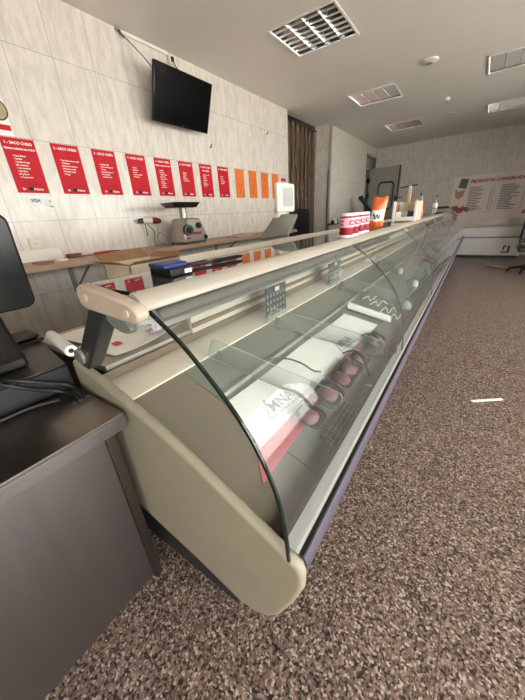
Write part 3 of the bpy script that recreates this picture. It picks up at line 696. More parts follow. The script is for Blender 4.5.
# ================================================================== BEHIND THE COUNTER
t = thing('cardboard_box', 'open cream cardboard box on the rear worktop, flaps folded out', 'box', (1.58, .95, .85))
bx0, bx1, by0, by1, bz0, bz1 = 1.46, 1.70, .87, 1.17, .851, 1.155
build(MB().box((bx0, by0, bz0), (bx1, by1, bz0+.004)).box((bx0, by0, bz0), (bx0+.005, by1, bz1)).box((bx1-.005, by0, bz0), (bx1, by1, bz1)).box((bx0, by0, bz0), (bx1, by0+.005, bz1)).box((bx0, by1-.005, bz0), (bx1, by1, bz1)), 'body', 'card', t)
for pts in (((bx0, by0), (bx0, by1), (-.07, 0, .045)), ((bx1, by1), (bx1, by0), (.06, 0, .02)), ((bx1, by0), (bx0, by0), (0, -.05, .02)), ((bx0, by1), (bx1, by1), (0, .04, .03))):
    (xa, ya), (xb, yb), dv = pts; A = Vector((xa, ya, bz1)); B = Vector((xb, yb, bz1)); dv = Vector(dv)
    build(MB().add([A, B, B+dv, A+dv, A-Vector((0, 0, .003)), B-Vector((0, 0, .003)), B+dv-Vector((0, 0, .003)), A+dv-Vector((0, 0, .003))], [(0,1,2,3),(7,6,5,4),(0,4,5,1),(1,5,6,2),(2,6,7,3),(3,7,4,0)]), 'flap', 'cardin', t)
t = thing('label_printer', 'small blue and black label printer standing on the glass shelf', 'printer', (2.47, .52, CZ-.1275))
zz = CZ-.1275
build(MB().prism([(2.425, zz), (2.508, zz), (2.510, zz+.019), (2.425, zz+.024)], .482, .556), 'body', 'black', t, bevel=.003)
build(MB().prism([(2.423, zz+.024), (2.492, zz+.0205), (2.488, zz+.031), (2.426, zz+.034)], .480, .558), 'cover', 'blue', t, bevel=.003)
build(MB().box((2.510, .527, zz+.005), (2.5115, .550, zz+.015)), 'label', 'white', t)
t = thing('knife', 'slim knife with a black handle lying on the glass shelf beside the label printer', 'knife', (2.45, .75, zz))
build(MB().tube([(2.44, .60, zz+.008), (2.45, .70, zz+.008)], [.006, .005], 8), 'blade', 'darkmetal', t)
build(MB().tube([(2.45, .70, zz+.008), (2.462, .80, zz+.008), (2.463, .83, zz+.008)], [.0075, .007, .005], 8), 'handle', 'black', t)

KPL = [(1.804, 2.130, 1.352), (1.998, 2.130, 1.347), (2.043, 1.900, 1.221), (1.803, 1.900, 1.195)]
# retail scale with display column and tilted keyboard plate
t = thing('weighing_scale', 'cream retail scale with display column and tilted grey keyboard plate, on the rear worktop', 'scale', (1.85, 2.1, .85))
build(MB().box((1.60, 1.92, .851), (1.96, 2.36, .96)), 'base', 'cream', t, bevel=.015, seg=3)
build(MB().box((1.66, 1.97, .96), (1.92, 2.31, .975)), 'pan', 'steel', t, bevel=.004)
build(MB().box((1.815, 2.09, .96), (1.861, 2.21, 1.40)), 'column', 'cream', t, bevel=.01)
h = build(MB().box((1.862, 2.035, 1.365), (1.895, 2.29, 1.560)), 'display_head', 'cream', t, bevel=.012, seg=3)
build(MB().box((1.895, 2.075, 1.385), (1.899, 2.265, 1.545)), 'display_frame', 'white', h, bevel=.002)
build(MB().box((1.8992, 2.09, 1.40), (1.901, 2.25, 1.53)), 'display_window', mat('display_window', 'a9ada6', .2), h)
A, B, C_, D = KPL
A, B, C_, D = Vector(A), Vector(B), Vector(C_), Vector(D)
nn = (B-A).cross(D-A).normalized(); nn = nn if nn.z > 0 else -nn
build(MB().add([A, B, C_, D, A-nn*.025, B-nn*.025, C_-nn*.025, D-nn*.025], [(0,3,2,1),(4,5,6,7),(0,1,5,4),(1,2,6,5),(2,3,7,6),(3,0,4,7)]), 'keyboard_plate', 'lampcap', t, bevel=.004)

# wall shelf
t = thing('wall_shelf', 'long worn wooden shelf on brackets along the tiled wall below the posters', 'shelf', (.25, 2.7, 1.06))
build(MB().box((.001, .45, 1.061), (.50, 4.98, 1.104)), 'board', 'wood', t, bevel=.004)
for y in (1.30, 3.35, 4.75):
    build(MB().box((.001, y-.02, .78), (.015, y+.02, 1.061)).box((.001, y-.015, 1.046), (.44, y+.015, 1.061)).prism([(.015, .80), (.03, .80), (.40, 1.046), (.375, 1.046)], y-.008, y+.008), 'bracket', 'lampcap', t)
zs = 1.1045
t = thing('white_board', 'white foam board leaning on the tiles at the left end of the shelf', 'board', (.1, 1.0, zs))
build(MB().prism([(.035, zs), (.07, zs), (.012, zs+.09), (.002, zs+.09)], .85, 1.26), 'sheet', 'white', t)
build(MB().box((.30, .92, zs), (.42, 1.03, zs+.012)), 'brown_scrap', 'brownbits', label='brown scrap of card on the left end of the wooden shelf', cat='card')
build(MB().box((.26, 1.10, zs), (.36, 1.16, zs+.014)), 'card_scrap', 'paper', label='white scrap of card beside the brown one on the wooden shelf', cat='card')
build(MB().box((.15, 1.24, zs), (.21, 1.35, zs+.035)), 'small_box', 'maroon', label='small dark red box on the shelf beside the white board', cat='box', bevel=.004)
t = thing('carving_knife', 'knife with a red handle lying on the wooden shelf', 'knife', (.2, 1.5, zs))
build(MB().prism([(.17, 1.35), (.20, 1.37), (.19, 1.49), (.165, 1.49)], zs+.001, zs+.005, 'z'), 'blade', 'darkmetal', t)
build(MB().tube([(.178, 1.48, zs+.012), (.17, 1.60, zs+.012), (.165, 1.68, zs+.012)], [.011, .013, .010], 10), 'handle', 'redplastic', t)
build(MB().tube([(.165, 1.68, zs+.012), (.155, 1.75, zs+.010)], [.007, .004], 8), 'tip', 'black', t)

# meat grinder
t = thing('meat_grinder', 'grey cast metal meat grinder with a hopper tray, on the wooden shelf', 'meat grinder', (.33, 2.5, zs))
build(MB().prism([(2.37, zs+.012), (2.74, zs+.012), (2.73, zs+.10), (2.65, zs+.265), (2.45, zs+.275), (2.38, zs+.12)], .20, .46, 'x'), 'body', 'castmetal', t, bevel=.02, seg=3)
for x, y in ((.23, 2.38), (.43, 2.40), (.23, 2.70), (.43, 2.70)): build(MB().lathe([(.016, 0), (.014, .014)], (x, y, zs), 10), 'foot', 'black', t)
build(MB().tube([(.33, 2.52, zs+.26), (.33, 2.52, zs+.38)], [.045, .04], 14), 'throat', 'castmetal', t)
vs = rnd(.24, .40, .03); o2 = rnd(.18, .33, .03); n = len(vs)
mb = MB(); mb.add([(.36+x, 2.48+y, zs+.43) for x, y in vs]+[(.36+x, 2.48+y, zs+.38) for x, y in o2]+[(.36+x*.97, 2.48+y*.97, zs+.43) for x, y in vs]+[(.36+x*.97, 2.48+y*.97, zs+.385) for x, y in o2],
   [(q, (q+1) % n, n+(q+1) % n, n+q)[::-1] for q in range(n)]+[(2*n+q, 2*n+(q+1) % n, 3*n+(q+1) % n, 3*n+q) for q in range(n)]+[(q, (q+1) % n, 2*n+(q+1) % n, 2*n+q) for q in range(n)]+[tuple(n+q for q in range(n))[::-1], tuple(3*n+q for q in range(n))])
build(mb, 'hopper_tray', 'steel_leg', t)
build(MB().tube([(.46, 2.43, zs+.15), (.50, 2.42, zs+.15)], [.06, .055], 18), 'grinding_head', 'darkmetal', t)
build(MB().tube([(.50, 2.42, zs+.15), (.515, 2.42, zs+.15)], [.035, .03], 14), 'ring_nut', 'black', t)
build(MB().tube([(.455, 2.60, zs+.19), (.485, 2.60, zs+.19)], [.035, .03], 14), 'switch_knob', 'black', t)
build(MB().tube([(.455, 2.70, zs+.06), (.475, 2.70, zs+.06)], [.026, .024], 14), 'side_knob', 'black', t)
build(MB().box((.459, 2.50, zs+.095), (.463, 2.64, zs+.125)), 'badge', 'redink', t); build(MB().box((.459, 2.40, zs+.055), (.463, 2.46, zs+.075)), 'badge', 'redink', t)
build(MB().tube(cr([(.012, 2.25, 1.34), (.03, 2.31, 1.25), (.06, 2.26, 1.15), (.14, 2.24, 1.115), (.20, 2.31, 1.13), (.16, 2.36, 1.20), (.12, 2.30, 1.24), (.14, 2.26, 1.16), (.19, 2.33, 1.118), (.23, 2.362, 1.14)]), .006, 8), 'power_cord', 'lampcap', label='looped grey power cord of the grinder hanging down the tiles', cat='cord')
# hanging tool
t = thing('hanging_tool', 'cream and dark red handled tool held on the wall above the shelf', 'tool', (.05, 2.28, 1.36))
build(MB().tube([(.05, 2.16, 1.378), (.05, 2.28, 1.376)], [.030, .034], 14), 'grip', 'cream', t)
build(MB().tube([(.05, 2.28, 1.376), (.05, 2.34, 1.372), (.05, 2.40, 1.368)], [.03, .036, .026], 14), 'handle_end', 'maroon', t)
build(MB().tube([(.05, 2.12, 1.378), (.05, 2.16, 1.378)], [.02, .03], 12), 'nozzle', 'darkmetal', t)
build(MB().tube([(.002, 2.19, 1.36), (.05, 2.19, 1.342), (.045, 2.20, 1.22)], .005, 6), 'hook', 'darkmetal', t)
def socket(name, y, z, w, lab, grp=None):
    t = thing(name, lab, 'socket', (.001, y, z), grp)
    build(MB().box((.001, y-w/2, z-w/2), (.012, y+w/2, z+w/2)), 'plate', 'plug', t, bevel=.003)
    build(MB().tube([(.0115, y, z), (.014, y, z)], w*.30, 18), 'socket_face', 'cream', t)
    for s in (-1, 1): build(MB().tube([(.0138, y+s*w*.11, z), (.0148, y+s*w*.11, z)], w*.05, 8), 'pin_hole', 'black', t)
socket('wall_socket', 1.095, 1.243, .092, 'square beige wall socket at the left, below the card payment notice', 'wall sockets')
socket('wall_socket', 3.283, 1.278, .09, 'beige wall socket just right of the meat grinder', 'wall sockets')
socket('wall_socket', 4.362, 1.285, .09, 'beige wall socket near the far end of the shelf', 'wall sockets')
build(MB().box((-.0005, 2.19, 1.27), (.010, 2.29, 1.35)), 'cover_plate', 'cream', label='blank cream cover plate under the hanging tool', cat='cover plate', bevel=.003)
# magazines
for k, (y, z, rot) in enumerate(((3.42, zs, .1), (3.45, zs+.012, -.12), (3.55, zs+.024, .2))):
    mb = MB(); mb.T = Matrix.Translation((.40, y, z)) @ Matrix.Rotation(rot, 4, 'Z'); mb.box((-.10, -.17, 0), (.10, .17, .0115))
    build(mb, 'magazine', 'photo', label=('bottom magazine', 'middle magazine', 'topmost magazine')[k]+' of the little pile on the shelf left of the scale', cat='magazine', group='magazines on the shelf', smooth=0)

# ---- posters
subs = {1: 'TENHO A MEDIDA DO PORTO', 5: 'TENHO A MEDIDA DO PORTO', 7: 'TENHO A MEDIDA'}
items = {1: '1 Kg de Bifanas\n1 Kg Bifes\n1 Kg Bifes Frango\n500 g Salsichas\n1 Kg Costeletas\n1 Kg Febras\n500 g Bacon\n1 Frango Inteiro',
         2: '1 Kg Carne de porco assar\n1 Kg Bifanas\n500 g Febras de porco\n500 g Carne picada\n500 g Bifes frango\n1 Frango',
         3: '1 Kg Bifes vitela\n1 Kg Costeletas porco\n1 Frango\n500 g Hamburgueres\n500 g Salsichas\n1 Kg Entremeada', 4: '1 Kg Bifes\n1 Kg Bifanas\n1 Frango\n1 Kg Carne picada\n500 g Febras',
         5: '1 Kg Bifes\n1 Kg Febras\n1 Kg Carne assar\n500 g Picada\n1 Kg Costeletas\n1 Frango\n500 g Bacon\n1 Kg Asas\n500 g Figado', 6: '1 Kg Carne\n1 Kg Bifes\n1 Frango\n500 g Picada\n1 Kg Entremeada',
         7: '1 Kg Carne de assar\n1 Kg Bifes\n1 Kg Febras\n500 g Picada\n1 Frango\n500 g Salsichas\n1 Kg Asas', 8: '1 Kg Bifes\n1 Frango\n500 g Picada\n1 Kg Costeletas\n500 g Febras'}
PX, PW, PZ0, PZ1 = 1.107, .232, 1.632, 2.013
ordn = ['first and leftmost', 'second', 'third', 'fourth', 'fifth', 'sixth', 'seventh', 'eighth and last']
for k in range(1, 9):
    y = PX+(k-1)*.3505
    t = thing('price_poster', f'red price poster headed {k} - SACO CHEIO, {ordn[k-1]} in the row', 'poster', (.001, y+PW/2, PZ0), 'red price posters on the tiled wall')
    build(slab_on(MB(), (-.0005, y, PZ0), (0, 1, 0), (0, 0, 1), PW, PZ1-PZ0, .0025), 'sheet', 'redpaper', t, smooth=0)
    U3, V3 = (0, 1, 0), (0, 0, 1); X = .0022
    build(text_mesh(MB(), f'{k} - SACO CHEIO', .026, (X, y+PW/2, PZ1-.042), U3, V3, 'CENTER', 0, .0006), 'heading', 'ink', t, smooth=0)
    if k in subs: build(text_mesh(MB(), subs[k], .0155, (X, y+PW/2, PZ1-.078), U3, V3, 'CENTER', 0, .0006), 'subheading', 'ink', t, smooth=0)
    build(text_mesh(MB(), items[k], .0145, (X, y+.05, PZ1-.125), U3, V3, 'LEFT', 0, .0003, 1.45), 'item_list', 'ink', t, smooth=0)
    build(text_mesh(MB(), 'So         00 Euros', .021, (X, y+PW/2, PZ0+.022), U3, V3, 'CENTER', 0, .0006), 'price_line', 'ink', t, smooth=0)
    build(slab_on(MB(), (.0022, y+.085, PZ0+.018), U3, V3, .036, .026, .0006), 'marker_patch', 'blackink', t, smooth=0); mb = MB()
    P = [(.003, y+.07+q*.011, PZ0+.065+.009*math.sin(q*2.4+k)) for q in range(11)]; mb.tube(P, .0012, 5)
    build(mb, 'handwriting', 'blackink', t, smooth=0)
oo = ['first', 'second', 'third', 'fourth, partly behind the scale,']
for k, (y, w) in enumerate(((3.945, .222), (4.288, .222), (4.635, .222), (4.982, .222))):
    build(slab_on(MB(), (-.0005, y, 1.632), (0, 1, 0), (0, 0, 1), w, .383, .0025), 'orange_poster', 'orange', label=f'plain orange poster on the tiles, {oo[k]} from the left', cat='poster', group='orange posters on the tiled wall', smooth=0)
build(slab_on(MB(), (-.0005, 5.30, 1.915), (0, 1, 0), (0, 0, 1), .17, .055, .0025), 'red_sticker', mat('pinkish_red_sticker', 'b23a4c', .5), label='small red sticker on the tiles above the scale display', cat='sticker', smooth=0)
t = thing('round_notice', 'white card with round brown emblem and red strip above the first red poster', 'notice', (.001, 1.15, 2.03))
build(slab_on(MB(), (-.0005, 1.03, 2.02), (0, 1, 0), (0, 0, 1), .185, .245, .0025), 'card', 'white', t, smooth=0)
mb = MB(); mb.T = frame((.0021, 1.155, 2.185), (0, 1, 0), (0, 0, 1), (1, 0, 0)); mb.prism([(.072*math.cos(a), .072*math.sin(a)) for a in [2*PI*q/28 for q in range(28)]], 0, .001, 'z'); build(mb, 'emblem_rim', 'darkmetal', t, smooth=0)
mb = MB(); mb.T = frame((.0032, 1.155, 2.185), (0, 1, 0), (0, 0, 1), (1, 0, 0)); mb.prism([(.063*math.cos(a), .063*math.sin(a)) for a in [2*PI*q/28 for q in range(28)]], 0, .0008, 'z'); build(mb, 'emblem', mat('tan_emblem', 'a08c6c', .5, var=.2, scale=30.), t, smooth=0)
build(slab_on(MB(), (.0022, 1.03, 2.055), (0, 1, 0), (0, 0, 1), .18, .036, .0006), 'red_strip', 'redpaper', t, smooth=0)
t = thing('card_notice', 'white VISA card payment notice below the first red poster', 'notice', (.001, 1.25, 1.52))
build(slab_on(MB(), (-.0005, 1.165, 1.545), (0, 1, 0), (0, 0, 1), .125, .062, .0025), 'card', 'white', t, smooth=0)
build(text_mesh(MB(), 'VISA', .036, (.0021, 1.175, 1.563), (0, 1, 0), (0, 0, 1), 'LEFT', 0, .0012), 'lettering', 'blueink', t, smooth=0)
t = thing('contactless_notice', 'narrow white VISA contactless notice right of the larger VISA card', 'notice', (.001, 1.32, 1.51))
build(slab_on(MB(), (-.0005, 1.293, 1.512), (0, 1, 0), (0, 0, 1), .056, .085, .0025), 'card', 'white', t, smooth=0)
mb = text_mesh(MB(), 'VISA', .017, (.0021, 1.302, 1.523), (0, 1, 0), (0, 0, 1), 'LEFT', 0, .0006)
for r in (.007, .013, .019): mb.tube([(.003, 1.305+r*math.cos(a), 1.568+r*math.sin(a)) for a in [-.8+1.6*q/6 for q in range(7)]], .0012, 5)
build(mb, 'lettering', 'blueink', t, smooth=0)

# ---- television
t = thing('television', 'flat black television hung high on the tiled wall, tilted down', 'television', (.25, 2.86, 2.30))
tl = .341; NT = Vector((math.cos(tl), 0, -math.sin(tl))); UT = Vector((math.sin(tl), 0, math.cos(tl))); YT = Vector((0, 1, 0)); OC = Vector((.25, 2.861, 2.526+CZ-1.34)); w, h = .798, .467
F = frame(OC, YT, UT, NT)
mb = MB(); mb.T = F; mb.box((-w/2, -h/2, -.035), (w/2, h/2, 0)); tv = build(mb, 'housing', 'blackgloss', t, bevel=.006)
mb = MB(); mb.T = F; mb.box((-w/2+.016, -h/2+.022, .0003), (w/2-.016, h/2-.016, .0012)); build(mb, 'screen', 'screen', tv)
mb = MB(); mb.T = F; text_mesh(mb, 'LG', .013, (0, -h/2+.006, 0), (1, 0, 0), (0, 1, 0), 'CENTER', .0012) if False else mb.box((-.012, -h/2+.008, .0003), (.012, -h/2+.014, .001)); build(mb, 'badge', 'lampcap', tv)
build(MB().box((-.0005, 2.76, 2.42), (.02, 2.96, 2.66)).tube([(.02, 2.86, 2.54), (.215, 2.86, 2.54)], .025, 10), 'wall_bracket', 'black', t)
build(MB().box((.001, 2.39, 2.985), (.022, 2.93, 3.010)), 'cable_trunking', 'white', label='white cable trunking along the top of the tiled wall above the television', cat='trunking')
t = thing('junction_box', 'small cream junction box with a black plug above the television', 'junction box', (.02, 2.97, 2.93))
build(MB().box((.001, 2.93, 2.915), (.035, 3.01, 3.0)), 'box', 'cream', t, bevel=.004)
build(MB().box((.035, 2.955, 2.935), (.055, 2.985, 2.975)), 'plug', 'black', t, bevel=.003)
build(MB().tube(cr([(.055, 2.97, 2.935), (.07, 2.99, 2.88), (.16, 2.98, 2.80)]), .005, 8), 'cable', 'rubber', t)
build(MB().tube(cr([(.012, 2.36, 3.0), (.06, 2.40, 2.94), (.16, 2.46, 2.82), (.22, 2.52, 2.72)]), .006, 8), 'television_cable', 'lampcap', label='grey cable running from the ceiling corner down to the television', cat='cable')
build(MB().tube(cr([(.01, 2.33, 3.005), (.03, 2.36, 2.975), (.02, 2.41, 2.96), (.03, 2.36, 2.99), (.012, 2.38, 3.008)]), .005, 6), 'cable_knot', 'darkmetal', label='tangle of dark wire at the ceiling corner left of the white trunking', cat='cable')
for k, (y, z) in enumerate(((4.855, 2.567), (3.46, 2.22))):
    build(MB().tube([(.001, y, z), (.03, y, z), (.035, y, z+.03)], .007, 6), 'wall_hook', 'darkmetal', label=('small dark hook on the tiles near the strip curtain', 'small dark hook on the tiles above the middle red posters')[k], cat='hook', group='hooks on the tiles')

# ---- strip curtain niche
t = thing('strip_curtain', 'brown plastic strip curtain hanging in the doorway beyond the posters', 'curtain', (-.2, 6.28, 0))
build(MB().tube([(-.09, 5.60, 2.935), (-.09, 6.97, 2.935)], .02, 8), 'rail', 'darkmetal', t)
for k in range(15):
    y = 5.60+k*.0915; x = -.09+(.015 if k % 2 else -.01)
    build(MB().grid(lambda u, v: (x+.012*math.sin(PI*v), y+.086*v,   .02+2.90*u), 2, 5, 0), 'strip', 'curtain', t, smooth=60)
t = thing('dark_fridge', 'black low fridge standing in the doorway in front of the strip curtain', 'fridge', (-.1, 5.95, 0))
build(MB().box((-.055, 5.60, 0), (.075, 6.35, 1.45)), 'cabinet', 'blackgloss', t, bevel=.01)
build(MB().box((.075, 5.66, .2), (.081, 6.29, 1.38)), 'door', 'darkblue', t, bevel=.004)

# ---- far-left work area
t = thing('work_table', 'steel work table against the far left wall', 'table', (.6, 8.5, 0))
build(MB().box((.25, 7.75, .98), (.95, 9.4, 1.02)), 'top', 'steel', t, bevel=.003)
for x in (.28, .89):
    for y in (7.78, 9.34): build(MB().box((x, y, 0), (x+.04, y+.04, .98)), 'leg', 'steel', t)
t = thing('slicer', 'dark meat slicer with a raised lever arm, on the far work table', 'slicer', (.6, 8.5, 1.02))
build(MB().box((.45, 8.30, 1.02), (.85, 8.85, 1.14)), 'base', 'darkmetal', t, bevel=.02)
build(MB().tube([(.85, 8.55, 1.22), (.52, 8.50, 1.62)], [.05, .045], 10), 'arm', 'darkmetal', t)
build(MB().tube([(.53, 8.50, 1.60), (.50, 8.50, 1.68)], .06, 12), 'arm_head', 'black', t)
build(MB().tube([(.60, 8.58, 1.32), (.66, 8.60, 1.32)], .19, 22), 'blade_guard', 'black', t)
build(MB().box((.58, 8.45, 1.13), (.7, 8.7, 1.25)), 'stand', 'darkmetal', t, bevel=.01)
t = thing('wall_rack', 'small dark shelf on the wall beyond the doorway pillar', 'shelf', (.3, 7.25, 1.1))
build(MB().box((.211, 7.02, 1.085), (.42, 7.5, 1.10)), 'board', 'darkmetal', t)
for k, (y, h_, m_, lb) in enumerate(((7.08, .07, 'black', 'squat black tub at the left on the small dark shelf'), (7.22, .11, 'white', 'white bottle in the middle of the small dark shelf'), (7.36, .09, 'lampcap', 'grey tub at the right on the small dark shelf'))):
    build(MB().lathe([(.04, 0), (.042, h_*.7), (.03, h_*.85), (.025, h_)], (.33, y, 1.1005), 14), 'tub', m_, label=lb, cat='tub')

# ================================================================== ON THE COUNTER TOP
zt = CZ-.1275
jl = ['nearest the camera in the row', 'second from the camera', 'third from the camera', 'last of the row, by the crisps bag']
for k, (x, y) in enumerate(((2.545, 1.665), (2.54, 1.775), (2.525, 1.93), (2.52, 2.05))):
    t = thing('sauce_jar', 'pink-labelled jar of red sauce, white lid, '+jl[k], 'jar', (x, y, zt), 'sauce jars on the counter top')
    build(MB().lathe([(.034, .0), (.037, .005), (.037, .100), (.032, .106)], (x, y, zt), 24), 'glass_body', 'jar', t)
    build(MB().lathe([(.0380, .050), (.0384, .052), (.0384, .094), (.0380, .096)], (x, y, zt), 24), 'label_band', 'pink', t)
    build(MB().lathe([(.0380, .0), (.0384, .002), (.0384, .010), (.0380, .012)], (x, y, zt), 24), 'lower_band', 'lid', t)
    build(MB().lathe([(.035, .105), (.037, .107), (.037, .117), (.034, .120)], (x, y, zt), 24), 'lid', 'lid', t)
    mb = MB()
    for s in (-1.9, -.5): 
        a = s; cxx, cyy = x+.0386*math.cos(a), y+.0386*math.sin(a)
        mb.T = frame((cxx, cyy, zt+.073), (-math.sin(a), math.cos(a), 0), (0, 0, 1), (math.cos(a), math.sin(a), 0))
        mb.tube([(.015*math.cos(q), .010*math.sin(q), .001) for q in [.6+5*w/10 for w in range(11)]], .0028, 5)
    build(mb, 'emblem', 'redink', t)
t = thing('crisps_bag', 'standing orange and white foil bag of crisps beside the sauce jars', 'bag', (2.50, 2.50, zt))
def bagf(side):
    def fn(u, v):
        w = .054*(1-.06*math.sin(PI*v)); th = .035*math.sin(PI*min(1, v*1.02))**.6*math.cos((u-.5)*PI)**.7 if 0 < v < 1 else 0
        return (2.478+(u-.5)*2*w*.88+.02*v, 2.52+(u-.5)*.05+side*-th+.015*v, zt+.002+.21*v+.004*math.sin(u*9))
    return fn
mb = MB(); mb.grid(bagf(1), 14, 14); mb.grid(lambda u, v: bagf(-1)(1-u, v), 14, 14); build(mb, 'pouch', 'crisps', t, smooth=60)
mb = MB(); mb.grid(lambda u, v: tuple(Vector(bagf(1)(.04+.92*u, .22+.36*v))+Vector((0, -.0025, 0))), 8, 6); build(mb, 'white_panel', 'bag', t, smooth=60)
mb = MB(); P = [Vector(bagf(1)(.25+.05*q, .38+.09*math.sin(q*1.3)))+Vector((0, -.006, 0)) for q in range(11)]; mb.tube(P, .004, 6); build(mb, 'print', 'darkmetal', t)
t = thing('display_crate', 'small whitewashed wooden display crate with packets inside, on the counter top', 'crate', (2.50, 3.62, zt))
cx0, cx1, cy0, cy1 = 2.39, 2.615, 3.48, 3.78
for x in (cx0, cx1-.025):
    for y in (cy0, cy1-.025): build(MB().box((x, y, zt), (x+.025, y+.025, zt+.19)), 'corner_post', 'white', t, bevel=.002)
build(MB().box((cx0+.025, cy0+.002, zt+.01), (cx1-.025, cy0+.012, zt+.045)), 'rail', 'white', t); build(MB().box((cx0+.025, cy1-.012, zt+.01), (cx1-.025, cy1-.002, zt+.18)), 'rail', 'white', t)
build(MB().box((cx0+.002, cy0+.025, zt+.01), (cx0+.012, cy1-.025, zt+.18)), 'side_board', 'lightwood', t); build(MB().box((cx1-.012, cy0+.025, zt+.01), (cx1-.002, cy1-.025, zt+.18)), 'side_board', 'lightwood', t)
build(MB().box((cx0+.012, cy0+.012, zt+.004), (cx1-.012, cy1-.012, zt+.014)), 'floor_board', 'lightwood', t)
build(MB().box((2.485, 3.66, zt+.014), (2.51, 3.685, zt+.33)), 'mast', 'lightwood', t)
build(MB().tube([(2.40, 3.672, zt+.32), (2.56, 3.672, zt+.335)], .006, 6), 'cross_bar', 'darkmetal', t)
for k, (x, m_, lb) in enumerate(((2.44, 'paper', 'white packet at the left inside the display crate'), (2.50, 'photo', 'mottled packet in the middle of the display crate'), (2.555, 'blueink', 'blue packet at the right inside the display crate'))):
    build(MB().box((x-.026, 3.52, zt+.0145), (x+.026, 3.56, zt+.095)), 'packet', m_, label=lb, cat='packet', bevel=.006)
build(MB().prism([(2.60, zt), (2.70, zt), (2.685, zt+.17), (2.655, zt+.205), (2.61, zt+.18)], 3.95, 4.0) if False else MB().prism([(2.485, zt), (2.60, zt), (2.59, zt+.15), (2.56, zt+.20), (2.50, zt+.18)], 4.02, 4.07), 'snack_packet', 'crisps', label='orange snack packet standing behind the display crate', cat='packet', bevel=.012)
for x, y, h_, lb in ((2.46, 4.72, .29, 'clear water bottle just right of the display crate'), (2.46, 6.5, .30, 'clear water bottle standing alone farther along the counter top')):
    t = thing('water_bottle', lb, 'bottle', (x, y, zt), 'water bottles on the counter top')
    k = h_/.29
    build(MB().lathe([(.034, 0), (.038, .006), (.038, .05*k), (.034, .06*k), (.038, .07*k), (.038, .19*k), (.03, .225*k), (.016, .25*k), (.013, .268*k)], (x, y, zt), 18), 'body', 'bottle', t, smooth=60)
    build(MB().lathe([(.0386, .10*k), (.039, .102*k), (.039, .165*k), (.0386, .167*k)], (x, y, zt), 18), 'label_band', 'white', t)
    build(MB().lathe([(.015, .266*k), (.016, .268*k), (.016, .288*k), (.014, .29*k)], (x, y, zt), 14), 'cap', 'darkblue', t)

# ================================================================== FAR END
t = thing('chest_freezer', 'long white chest freezer along the rear wall with a dark handle emblem', 'freezer', (3.5, 10.37, 0))
build(MB().box((2.72, 10.07, .06), (4.20, 10.67, .49)), 'cabinet', 'freezer', t, bevel=.008)
build(MB().box((2.70, 10.05, .525), (4.22, 10.68, .76)), 'lid', 'freezer', t, bevel=.015, seg=3)
build(MB().box((2.73, 10.08, .49), (4.19, 10.66, .525)), 'lid_seal', 'lampcap', t)
build(MB().box((2.76, 10.12, 0), (4.16, 10.62, .06)), 'plinth', 'black', t)
build(MB().box((3.80, 10.058, .13), (3.97, 10.069, .16)).box((3.93, 10.058, .16), (3.97, 10.069, .30)).box((3.83, 10.058, .20), (3.86, 10.069, .30)).box((3.86, 10.058, .27), (3.89, 10.069, .30)), 'handle_emblem', 'black', t)
t = thing('menu_board', 'wide price board headed PRODUTOS CONGELADOS on the rear wall above the freezer', 'sign', (3.5, 10.69, .95))
sx0, sx1, sz0, sz1, YS_ = 2.41, 4.75, .93, 2.03, YB-.012
build(MB().box((sx0, YS_, sz0), (sx1, YB-.001, sz1)), 'board', 'signface', t)
U4, V4 = (1, 0, 0), (0, 0, 1); YT4 = YS_-.001
build(text_mesh(MB(), 'PRODUTOS CONGELADOS', .100, (2.80, YT4, 1.85), U4, V4, 'LEFT', 0, .004), 'heading', 'redink', t, smooth=0)
for x, w in ((2.80, .40), (3.50, .42), (4.22, .38)):
    mb = MB()
    for r in range(15):
        q = w*(.55+.45*random.random()); mb.box((x, YT4-.001, 1.73-r*.04), (x+q, YT4, 1.748-r*.04))
    build(mb, 'price_list', 'greyink', t, smooth=0)
    mb = MB()
    for r in range(15): mb.box((x+.48, YT4-.001, 1.73-r*.04), (x+.515, YT4, 1.745-r*.04))
    build(mb, 'price_column', 'greyink', t, smooth=0)
for x in (2.80, 3.50): build(MB().box((x+.55, YT4-.001, 1.123), (x+.558, YT4, 1.77)).box((x+.40, YT4-.001, 1.115), (x+.558, YT4, 1.123)), 'column_rule', 'greyink', t, smooth=0)
mb = MB(); mb.prism([(2.57, 1.98), (2.75, 1.95), (2.72, 1.72), (2.53, 1.76)], YT4-.001, YT4); build(mb, 'green_picture', 'greenpic', t, smooth=0)
mb = MB(); mb.prism([(2.47, 1.74), (2.55, 1.66), (2.70, 1.70), (2.69, 1.55), (2.58, 1.47), (2.50, 1.52)][::-1], YT4-.0015, YT4); build(mb, 'tan_picture', 'tanpic', t, smooth=0)
mb = MB()
for q in range(6):
    a = -.55+q*.22; o = Vector((2.45+.03*q, YT4-.012, 1.26-.02*q)); mb.tube(cr([o, o+Vector((.10, 0, .05*math.sin(q*2))), o+Vector((.20, 0, .10*math.sin(a*2))), o+Vector((.30, 0, .06*math.cos(q)))], 4), [.03-.0016*i for i in range(13)], 6)
build(mb, 'prawn_picture', 'prawn', t)
mb = MB()
for q in range(4): o = Vector((4.05+.02*q, YT4-.012, 1.06+.03*q)); mb.tube(cr([o, o+Vector((.2, 0, .03)), o+Vector((.4, 0, .02*math.sin(q)))], 4), .022, 6)
build(mb, 'sausage_picture', 'prawn', t)
build(MB().tube([(2.05, 10.672, 1.30), (2.20, 10.672, 1.285), (2.40, 10.672, 1.29)], [.035, .03, .028], 8), 'red_rod', 'maroon', label='short dark red rod on the rear wall at the left end of the price board', cat='rod')
